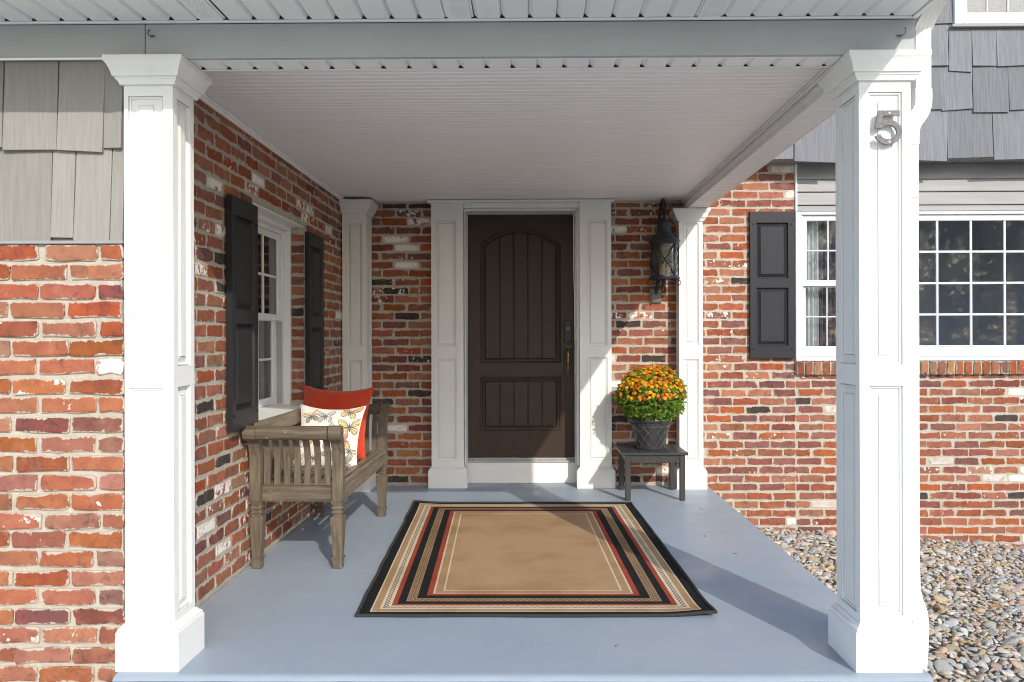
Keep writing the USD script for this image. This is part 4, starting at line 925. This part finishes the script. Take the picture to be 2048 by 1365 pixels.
# ================================================================== rug
def rug_mat():
    g = G(); xyz = g('separate_xyz', vector=g('texture_coordinate').UV); u, v = xyz.x, xyz.y
    W, L = 1.56, 2.45; mn = lambda a, b: g.mathn('minimum', a, b)
    du = mn(u, g.mathn('subtract', W, u)); dv = mn(v, g.mathn('subtract', L, v))
    jit = g.mathn('multiply', g.mathn('subtract', g.noise(160, 2), .5), .0035); du = g.mathn('add', du, jit); dv = g.mathn('add', dv, jit)
    d = mn(du, dv)
    K, CR, T, RD = (.016, .017, .019), (.66, .57, .43), (.40, .262, .145), (.34, .068, .038)
    bands = [(0, K), (.052, CR), (.059, T), (.090, CR), (.137, RD), (.160, K), (.197, T), (.241, K), (.283, RD), (.310, CR), (.319, T), (.356, CR), (.364, (.42, .28, .16))]
    col = None
    for s, c in bands:
        col = c if col is None else g.mix(g.step(d, s - .0008, s + .0008), col, c)
    # woven chain in two of the bands
    along = g('mix_float', fac=g.mathn('less_than', du, dv), a=u, b=v).result
    for c0, wv, p in ((.1125, .0085, .030), (.219, .0085, .030)):
        s = g.mathn('absolute', g.mathn('sine', g.mathn('multiply', along, math.pi / p)))
        off = g.mathn('absolute', g.mathn('subtract', d, c0)); e = g.mathn('absolute', g.mathn('subtract', off, g.mathn('multiply', s, wv)))
        inb = g.mathn('less_than', off, wv + .003); col = g.mix(g.mathn('multiply', g.step(e, .0032, .0018), inb), col, (.05, .045, .04))
    for c0 in (.204, .234): col = g.mix(g.step(g.mathn('absolute', g.mathn('subtract', d, c0)), .0024, .0010), col, (.10, .085, .06))
    st = g.noise(2.4, 5, .6); col = g.mix(g.mathn('multiply', g.step(st, .42, .70), .8), col, (.72, .68, .60), 'multiply')
    wv = g.noise(260, 3, .6, sc=(1, 1, 1)); col = g.mix(g.mathn('multiply', g.step(wv, .42, .7), .8), col, (.60, .57, .52), 'multiply'); col = g.mix(g.mathn('multiply', g.step(g.noise(420, 2), .64, .76), .10), col, (.55, .46, .34))
    weave = g.mathn('add', g.noise(240, 2), g.noise(420, 2))
    return g.done('rug_weave', g('principled_bsdf', base_color=col, roughness=.95, normal=g.bump(weave, .0022), specular_ior_level=.12).BSDF)
M['rug'] = rug_mat()
rg = thing('rug', 'tan outdoor rug with black, red and cream striped border before the door', 'rug', (0, 4.7, 0))
C = np.array([(-.7555, 3.530), (.7755, 3.530), (.700, 5.948), (-.858, 5.956)])
nu, nv = 60, 90; U, V = np.meshgrid(np.linspace(0, 1, nu), np.linspace(0, 1, nv))
bl = lambda u, v: ((1 - u) * (1 - v))[..., None] * C[0] + (u * (1 - v))[..., None] * C[1] + (u * v)[..., None] * C[2] + ((1 - u) * v)[..., None] * C[3]
XY = bl(U, V); wav = meshkit.fbm(np.stack([XY[..., 0] * 1.6, XY[..., 1] * 1.6, np.zeros_like(U)], -1), 3, 2)
edge_d = np.minimum(np.minimum(U, 1 - U) * 1.56, np.minimum(V, 1 - V) * 2.45)
lift = lambda u, v: .016 * np.exp(-(((1 - u) * 1.56) ** 2 + (v * 2.45) ** 2) / .015) + .010 * np.exp(-((u * 1.56) ** 2 + ((1 - v) * 2.45) ** 2) / .012)
Z = .007 + .012 * np.clip(wav - .45, 0, 1) + lift(U, V)
ed = np.where(edge_d < 1e-6, .004, 0)
vv = np.c_[XY.reshape(-1, 2), (Z - ed).ravel()]; i, j = np.meshgrid(np.arange(nu - 1), np.arange(nv - 1)); a = (j * nu + i).ravel()
rv = obj(rg, 'weave', (vv, np.vstack([np.c_[a, a + 1, a + nu + 1], np.c_[a, a + nu + 1, a + nu]])), M['rug'], smooth=True, uv=np.c_[(U * 1.56).ravel(), (V * 2.45).ravel()])
M['binding'] = paint('rug_binding', (.017, .018, .020), (.028, .028, .030), rough=.9, scale=60, bscale=300, bump=.002)
rim = np.vstack([bl(np.linspace(0, 1, 60), np.zeros(60)), bl(np.ones(90), np.linspace(0, 1, 90)), bl(np.linspace(1, 0, 60), np.ones(60)), bl(np.zeros(90), np.linspace(1, 0, 90))])
rim = rim + (meshkit.noise(np.c_[rim * 6, np.zeros(len(rim))], 7)[:, None] - .5) * .008
ru = np.r_[np.linspace(0, 1, 60), np.ones(90), np.linspace(1, 0, 60), np.zeros(90)]; rv2 = np.r_[np.zeros(60), np.linspace(0, 1, 90), np.ones(60), np.linspace(1, 0, 90)]
obj(rg, 'binding', tube(np.c_[rim, .0075 + lift(ru, rv2)], .0072, 8), M['binding'], smooth=50)

# ================================================================== side table, pot, flowers
tb = thing('side_table', 'small charcoal slatted side table beneath the potted flowers', 'table', (.9, 6.27, 0))
TX0, TX1, TY0, TY1, TZ = .640, 1.127, 6.035, 6.530, .352
for x in (TX0 + .052, TX1 - .040):
    for y in (TY0 + .030, TY1 - .030): obj(tb, 'leg', box(x - .019, x + .019, y - .019, y + .019, .004, TZ - .0205, .003), M['table_up']); obj(tb, 'foot_pad', box(x - .015, x + .015, y - .015, y + .015, 0, .0038), M['soil'])
ax0_, ax1_ = TX0 + .071, TX1 - .059
for y in (TY0 + .026, TY1 - .026): obj(tb, 'apron', box(ax0_ + .0005, ax1_ - .0005, y - .009, y + .009, TZ - .078, TZ - .0205, .002), M['table'])
for x in (TX0 + .050, TX1 - .038): obj(tb, 'apron', box(x - .009, x + .009, TY0 + .0495, TY1 - .0495, TZ - .078, TZ - .0205, .002), M['table'])
obj(tb, 'top_rail', box(TX0, TX1, TY0, TY0 + .050, TZ - .020, TZ, .003), M['table']); obj(tb, 'top_rail', box(TX0, TX1, TY1 - .050, TY1, TZ - .020, TZ, .003), M['table'])
n = 7; p = (TX1 - TX0) / n
for i in range(n): obj(tb, 'top_slat', box(TX0 + i * p + .0015, TX0 + (i + 1) * p - .0015, TY0 + .052, TY1 - .052, TZ - .019, TZ - .0005, .002), M['table'])

PXY = (.884, 6.255); PZ = TZ
pt = thing('flower_pot', 'black plastic pot with raised diamond lattice on the side table', 'pot', (*PXY, PZ))
PR_ = [(.098, 0), (.102, .004), (.104, .02), (.140, .178), (.142, .182), (.145, .184), (.146, .204), (.152, .206), (.157, .212), (.158, .222), (.155, .230), (.148, .231), (.144, .222), (.142, .19)]
obj(pt, 'body', lathe([(r, PZ + z) for r, z in PR_], PXY, 48), M['pot'], smooth=35)
rad = lambda z: np.interp(z, [.02, .178], [.104, .140]) + .001
for k in range(12):
    for s in (-1, 1):
        zz = np.linspace(.012, .172, 14); g_ = 2 * math.pi * k / 12 + s * (zz / .172) * 2 * math.pi / 6
        obj(pt, 'lattice_ridge', tube(np.c_[PXY[0] + rad(zz) * np.cos(g_), PXY[1] + rad(zz) * np.sin(g_), PZ + zz], .0020, 5), M['pot_ridge'], smooth=50)
for z in (.176,): obj(pt, 'band', lathe([(.1385, PZ + z - .003), (.1425, PZ + z), (.1410, PZ + z + .003)], PXY, 48), M['pot_ridge'], smooth=40)
for k in range(30):
    q = 2 * math.pi * k / 30; m = trimesh.creation.icosphere(1, .008); m.apply_scale([1, 1, .7]); m.apply_translation([PXY[0] + .1465 * math.cos(q), PXY[1] + .1465 * math.sin(q), PZ + .195]); obj(pt, 'rim_scroll', m, M['pot'], smooth=60)
obj(pt, 'soil', lathe([(.139, PZ + .200), (.138, PZ + .205)], PXY, 24), M['soil'])

cm_ = thing('chrysanthemum', 'rounded chrysanthemum with orange and yellow blooms above bright green leaves', 'plant', (*PXY, PZ + .2))
rng = np.random.default_rng(31)
CC = np.array([PXY[0] + .006, PXY[1], .735]); RX, RZU, RZD = .252, .222, .19
def leafblade(p, d, n, L, W):
    d = d / np.linalg.norm(d); s = np.cross(n, d); s /= np.linalg.norm(s) + 1e-9; n = np.cross(d, s)
    pts = [p, p + d * L * .28 + s * W * .42, p + d * L * .36 + s * W * .25, p + d * L * .62 + s * W * .5 + n * L * .05, p + d * L - n * L * .12, p + d * L * .62 - s * W * .5 + n * L * .05, p + d * L * .36 - s * W * .25, p + d * L * .28 - s * W * .42]
    return np.array(pts), np.array([(0, 1, 2), (0, 2, 4), (2, 3, 4), (0, 4, 6), (4, 5, 6), (0, 6, 7)])
bulge = lambda q: 1 + (meshkit.fbm(np.asarray(q)[None] * 2.2 + 5, 3, 9)[0] - .5) * .26
def dome(rng, low, high):
    while True:
        q = rng.normal(0, 1, 3); q /= np.linalg.norm(q)
        if low < q[2] < high: return q
fol = MB()
for i in range(3400):
    q = dome(rng, -.95, .92); r = rng.uniform(.62, 1.0) ** .6
    p = CC + q * np.array([RX, RX, RZU if q[2] > 0 else RZD]) * bulge(q) * r * (1 + rng.normal(0, .025))
    if p[2] < PZ + .19: continue
    d = q * .8 + rng.normal(0, .55, 3) + np.array([0, 0, .25]); fol.add(leafblade(p, d, q + rng.normal(0, .5, 3), rng.uniform(.022, .042), rng.uniform(.016, .028)))
obj(cm_, 'foliage', fol, M['mum_leaf'], tone=np.repeat(rng.random(len(fol.v)), 8), kind='stuff')
stm = MB()
for i in range(170):
    q = dome(rng, .05, .98); p1 = CC + q * np.array([RX, RX, RZU]) * .97; p0 = np.array([PXY[0] + q[0] * .07, PXY[1] + q[1] * .07, PZ + .2]); stm.add(tube([p0, (p0 + p1) / 2 + q * .02, p1], .0016, 4))
obj(cm_, 'stems', stm, M['mum_leaf'], kind='stuff')
def flower(p, n, R_, rng):
    n = n / np.linalg.norm(n); a = np.cross(n, [0.3, .8, .2]); a /= np.linalg.norm(a); b = np.cross(n, a); V_, F_ = [], []
    for ring, (rr_, k, lift) in enumerate(((R_, 11, -.10), (R_ * .66, 8, .22))):
        for i in range(k):
            g_ = 2 * math.pi * (i + .5 * ring + rng.normal(0, .1)) / k; d = a * math.cos(g_) + b * math.sin(g_); s = -a * math.sin(g_) + b * math.cos(g_); w = rr_ * .30; o = p + n * R_ * .10 * ring; z = len(V_)
            V_ += [o, o + d * rr_ * .65 + s * w + n * rr_ * (lift + .06), o + d * rr_ + n * rr_ * lift, o + d * rr_ * .65 - s * w + n * rr_ * (lift + .06)]; F_ += [(z, z + 1, z + 2), (z, z + 2, z + 3)]
    return np.array(V_), np.array(F_)
placed = []
for tries in range(16000):
    q = dome(rng, .02, .995)
    if q[1] > .55 and rng.random() < .8: continue
    if q[2] < .40 and rng.random() < .80: continue
    if any(np.dot(q, k) > math.cos(.060) for k in placed): continue
    placed.append(q)
    if len(placed) >= 520: break
placed.sort(key=lambda q: q[1])
far_blooms, fb_tone = MB(), []
for i, q in enumerate(placed):
    p = CC + q * np.array([RX, RX, RZU]) * bulge(q) * (1.0 + rng.uniform(-.045, .075)); nn = q + np.array([0, 0, .5]) + rng.normal(0, .25, 3)
    edge_ = 1 - q[2]; w = np.array([4.2, 6.5 * (q[1] < .25), .9 + 2.2 * edge_ * (q[0] > 0), .25 + 1.6 * edge_ * (q[0] > -.2)]); c = rng.choice(4, p=w / w.sum())
    R_ = rng.uniform(.0125, .0185); m_ = flower(p, nn, R_, rng)
    if i >= 298: far_blooms.add(m_); fb_tone.append(np.full(len(m_[0]), rng.random())); continue
    fl = obj(cm_, 'flower', m_, PETAL[c])
    if rng.random() < .3: m = trimesh.creation.icosphere(0, R_ * .26); m.apply_translation(p + nn / np.linalg.norm(nn) * R_ * .16); obj(fl, 'flower_eye', m, M['mum_eye'])
if fb_tone: obj(cm_, 'blooms', far_blooms, PETAL[0], tone=np.concatenate(fb_tone), kind='stuff')

# ================================================================== wall lantern
LX, LY = 1.030, 6.500
ln = thing('wall_lantern', 'large black coach lantern with crossed bands hanging from a hooked wall bracket', 'lantern', (LX, LY, 1.5))
obj(ln, 'back_plate', MB().add(box(.942, 1.036, 6.668, 6.684, 1.463, 1.581, .004)).add(box(.952, 1.026, 6.660, 6.668, 1.473, 1.571, .003)), M['bronze'])
obj(ln, 'bracket', MB().add(tube(smooth_curve([(.990, 6.662, 1.54), (.992, 6.64, 1.60), (.998, 6.630, 1.70), (1.004, 6.63, 1.95), (1.010, 6.628, 2.10), (1.018, 6.61, 2.215), (1.026, 6.565, 2.268), (1.032, 6.520, 2.262), (1.036, 6.488, 2.215), (1.036, 6.486, 2.15), (1.032, 6.498, 2.105)], 60), np.interp(np.linspace(0, 1, 60), [0, .55, .8, 1], [.011, .012, .0115, .007]), 10)), M['black_metal'], smooth=50)
obj(ln, 'hook_scroll', tube(smooth_curve([(1.020, 6.60, 2.225), (1.030, 6.56, 2.20), (1.034, 6.535, 2.14), (1.030, 6.535, 2.09)], 24), np.linspace(.009, .005, 24), 8), M['black_metal'], smooth=50)
capp = [(.012, 2.112), (.020, 2.105), (.024, 2.098), (.052, 2.094), (.060, 2.084), (.056, 2.070), (.052, 2.045), (.053, 2.020), (.064, 1.994), (.088, 1.972), (.112, 1.957), (.122, 1.946), (.124, 1.934), (.119, 1.926), (.114, 1.920)]
obj(ln, 'cap', lathe([(r, z) for r, z in capp[::-1]], (LX, LY), 40), M['black_metal'], smooth=40)
obj(ln, 'top_ring', lathe([(.108, 1.912), (.113, 1.912), (.113, 1.922), (.108, 1.922)], (LX, LY), 40), M['black_metal'], smooth=40)
def hollow(r0, r1, z0, z1, n=40):
    g_ = np.arange(n) * 2 * math.pi / n; L = [np.c_[LX + r * np.cos(g_), LY + r * np.sin(g_), np.full(n, z)] for r, z in ((r0, z0), (r1, z0), (r1, z1), (r0, z1), (r0, z0))]; return loft(L, cap1=False)
obj(ln, 'glass', hollow(.1000, .1015, 1.672, 1.918), M['seeded'], smooth=40)
obj(ln, 'base_ring', MB().add(lathe([(.108, 1.640), (.119, 1.642), (.121, 1.648), (.121, 1.656), (.113, 1.660), (.111, 1.670), (.02, 1.672)], (LX, LY), 40)), M['black_metal'], smooth=35)
for k in range(4):
    q = math.radians(40 + 90 * k); obj(ln, 'post', tube([(LX + .108 * math.cos(q), LY + .108 * math.sin(q), 1.668), (LX + .108 * math.cos(q), LY + .108 * math.sin(q), 1.916)], .0052, 8), M['black_metal'], smooth=50)
    for s in (-1, 1):
        a = np.linspace(0, 1, 16); g_ = q + math.radians(45) + s * (a - .5) * math.radians(86)
        bow = .1065 + .004 * np.sin(a * math.pi)
        obj(ln, 'cross_band', tube(np.c_[LX + bow * np.cos(g_), LY + bow * np.sin(g_), 1.672 + a * .24], .0042, 6), M['black_metal'], smooth=50)
    q2 = q + math.radians(45); pr = [(.105, 1.642), (.122, 1.628), (.128, 1.610), (.118, 1.598), (.095, 1.598), (.070, 1.610), (.060, 1.628), (.066, 1.640)]
    obj(ln, 'lower_scroll', tube(smooth_curve([(LX + r * math.cos(q2), LY + r * math.sin(q2), z) for r, z in pr], 26), .0035, 6), M['black_metal'], smooth=50)
obj(ln, 'finial', lathe([(.002, 1.546), (.007, 1.552), (.009, 1.560), (.005, 1.568), (.013, 1.580), (.015, 1.592), (.008, 1.604), (.010, 1.620), (.016, 1.6395)], (LX - .01, LY), 16), M['black_metal'], smooth=50)
for k in range(3):
    q = math.radians(90 + 120 * k); cx_, cy_ = LX + .038 * math.cos(q), LY + .038 * math.sin(q); cd = obj(ln, 'candle_sleeve', lathe([(.012, 1.673), (.012, 1.765)], (cx_, cy_), 14), M['candle'], smooth=40)
    obj(cd, 'bulb', lathe([(.007, 1.766), (.012, 1.785), (.010, 1.805), (.002, 1.835)], (cx_, cy_), 12), M['seeded'], smooth=50)

# ================================================================== tendrils on the beam, litter on the floor
for lb, P_ in (('dry vine tendril clinging to the beam above the left column', [(-1.372, 2.972, 2.298), (-1.376, 2.966, 2.288), (-1.372, 2.964, 2.276), (-1.360, 2.963, 2.272), (-1.352, 2.966, 2.275), (-1.350, 2.969, 2.269)]), ('dry vine tendril clinging to the beam near the downspout', [(1.300, 2.973, 2.262), (1.310, 2.966, 2.258), (1.322, 2.963, 2.262), (1.328, 2.962, 2.274), (1.327, 2.965, 2.286), (1.322, 2.969, 2.290)])):
    t = thing('vine_tendril', lb, 'tendril', P_[0], group='dry tendrils on the beam'); obj(t, 'stem', tube(smooth_curve(P_, 26), np.linspace(.0022, .0009, 26), 6), M['twig'], smooth=50)
    m = trimesh.creation.icosphere(1, .0055); m.apply_scale([1.3, .6, .8]); m.apply_translation(np.array(P_[3] if P_[0][0] < 0 else P_[1])); obj(t, 'pad', m, M['twig'], smooth=50)
rng = np.random.default_rng(12)
for lb, x, y in (('tiny dry twig on the bare floor right of the table leg', 1.16, 5.72), ('tiny dry twig on the floor beside the rug, level with its middle', 1.02, 4.95), ('tiny leaf stalk near the right edge of the floor, above the column shadow', 1.11, 4.55), ('speck of leaf litter on the floor before the rug', .32, 3.20)):
    t = thing('twig', lb, 'twig', (x, y, 0), group='litter on the porch floor'); a = rng.uniform(0, 6); L_ = rng.uniform(.015, .032)
    obj(t, 'stalk', tube(smooth_curve([(x, y, .002), (x + L_ * .5 * math.cos(a), y + L_ * .5 * math.sin(a), .006), (x + L_ * math.cos(a + .4), y + L_ * math.sin(a + .4), .003)], 8), .0011, 5), M['twig']); obj(t, 'tip', tube([(x, y, .003), (x + .008, y + .004, .005)], .0009, 4), M['twig'])

# ================================================================== river stones
rng = np.random.default_rng(3); ico = trimesh.creation.icosphere(1, 1.0); iv, if_ = np.array(ico.vertices), np.array(ico.faces)
stones = []
def stone(p, s, rng):
    sq = np.array([1, rng.uniform(.6, .95), rng.uniform(.28, .5)]) * s; d = rng.normal(0, .09, iv.shape); v = iv * (1 + d.mean(1, keepdims=True)) + d * .55
    for _ in range(4):
        n_ = rng.normal(0, 1, 3); n_ /= np.linalg.norm(n_); h_ = v @ n_; v = v - np.outer(np.maximum(h_ - .62, 0), n_)
    a, ti, tj = rng.uniform(0, 6.28), rng.normal(0, .35), rng.normal(0, .35)
    R_ = trimesh.transformations.euler_matrix(ti, tj, a)[:3, :3]; return (v * sq) @ R_.T + p
pts_, grid = [], {}
for _ in range(80000):
    x, y = rng.uniform(1.42, 4.25), rng.uniform(3.1, 6.67); s = float(np.clip(rng.lognormal(-3.7, .40), .014, .066)); ok = True; ci, cj = int(x / .1), int(y / .1)
    for a in (-1, 0, 1):
        for b in (-1, 0, 1):
            for (X, Y, S_) in grid.get((ci + a, cj + b), ()):
                if (x - X) ** 2 + (y - Y) ** 2 < (.60 * (s + S_)) ** 2: ok = False
    if ok: grid.setdefault((ci, cj), []).append((x, y, s)); pts_.append((x, y, s))
for k in range(len(pts_)):
    x, y, s = pts_[k]; stones.append((stone(np.array([x, y, bed_z(x, y) + rng.uniform(-.012, .006) + .012]), s, rng), s / y, rng.choice(5, p=[.27, .15, .28, .20, .10]), (x, y)))
vis = lambda x, y: (x / y > .27) and (x / y < .63) and not (.372 < x / y < .475)
order = sorted(range(len(stones)), key=lambda k: -(stones[k][1] + (1 if vis(*stones[k][3]) else 0)))
rest = {}
for r, k in enumerate(order):
    v, _, c, _p = stones[k]
    if r < 300: obj(bed, 'stone', (v, if_), STONE[c], smooth=True)
    else:
        R0 = rest.setdefault(c, (MB(), [])); R0[0].add((v, if_)); R0[1].append(np.full(len(v), rng.random()))
for c, (mb, tn) in rest.items():
    obj(bed, 'small_stones', mb, STONE[c], smooth=True, tone=np.concatenate(tn), kind='stuff')

# a few dry leaves among the stones
M['dry_leaf'] = paint('dry_leaf', (.42, .17, .05), (.30, .12, .045), rough=.8, scale=60)
rng = np.random.default_rng(8)
for k in range(16):
    x, y = (rng.uniform(1.9, 3.6), rng.uniform(4.2, 6.4)); x = max(x, y * .29); d = np.array([*rng.normal(0, 1, 2), .2]); v, f = leafblade(np.array([x, y, bed_z(x, y) + .045]), d, np.array([*rng.normal(0, .35, 2), 1.0]), rng.uniform(.035, .06), rng.uniform(.025, .04))
    t = thing('fallen_leaf', 'small dry orange-brown leaf lying among the river stones', 'leaf', v[0], group='dry leaves among the stones'); obj(t, 'blade', (v, f), M['dry_leaf']); obj(t, 'stalk', tube([v[0], v[0] - d / np.linalg.norm(d) * .02], .0009, 4), M['twig'])

# ================================================================== trees across the lawn, mirrored in the panes
def tree(label, x, y, h, r, seed, nleaf=15000):
    rng = np.random.default_rng(seed); t = thing('tree', label, 'tree', (x, y, -.52), group='trees across the lawn'); z0 = -.52
    tr = MB().add(tube(smooth_curve([(x, y, z0), (x + .1, y, z0 + h * .3), (x - .1, y + .1, z0 + h * .6), (x, y, z0 + h * .85)], 14), np.linspace(.2, .05, 14), 8)); tips = []
    for k in range(11):
        q = rng.uniform(0, 6.28); zz = z0 + h * rng.uniform(.18, .75); L_ = r * rng.uniform(.6, 1.0); e = np.array([x + L_ * math.cos(q), y + L_ * math.sin(q), zz + L_ * rng.uniform(.2, .7)]); tips.append(e)
        tr.add(tube([(x, y, zz), (np.array([x, y, zz]) + e) / 2 + np.array([0, 0, .2]), e], [.07, .045, .015], 6))
    obj(t, 'trunk', tr, M['bark'], smooth=50); P_ = np.zeros((nleaf * 4, 3)); F_ = np.zeros((nleaf * 2, 3), int)
    cl_ = [np.array([x + rng.normal(0, r * .45), y + rng.normal(0, r * .45), z0 + h * rng.uniform(.16, .95)]) for _ in range(30)] + tips
    for i in range(nleaf):
        c = cl_[rng.integers(len(cl_))] + rng.normal(0, r * .20, 3); a = rng.normal(0, 1, 3); a /= np.linalg.norm(a); b = np.cross(a, rng.normal(0, 1, 3)); b /= np.linalg.norm(b); s = rng.uniform(.05, .115)
        P_[i * 4:i * 4 + 4] = [c - a * s, c + b * s * .5, c + a * s, c - b * s * .5]; F_[i * 2:i * 2 + 2] = [(i * 4, i * 4 + 1, i * 4 + 2), (i * 4, i * 4 + 2, i * 4 + 3)]
    obj(t, 'crown', (P_, F_), M['tree_leaf'], tone=np.repeat(rng.random(nleaf), 4), kind='stuff')
for k, (x, y, h, r) in enumerate(((12.5, -12, 7.8, 2.9), (16.5, -15, 8.6, 3.3), (20.5, -13, 8.0, 3.2), (25.5, -16, 9.0, 3.6), (8.0, -17, 8.4, 2.8), (10.4, -18.5, 8.6, 3.0))):
    tree(['broad leafy tree across the lawn, nearest the house', 'tall leafy tree across the lawn between two others', 'spreading leafy tree mirrored in the right panes', 'largest leafy tree at the right of the row', 'slim leafy tree at the left of the row', 'round leafy tree behind the gap in the row', 'low leafy tree farthest left across the lawn'][k], x, y, h, r, 60 + k)
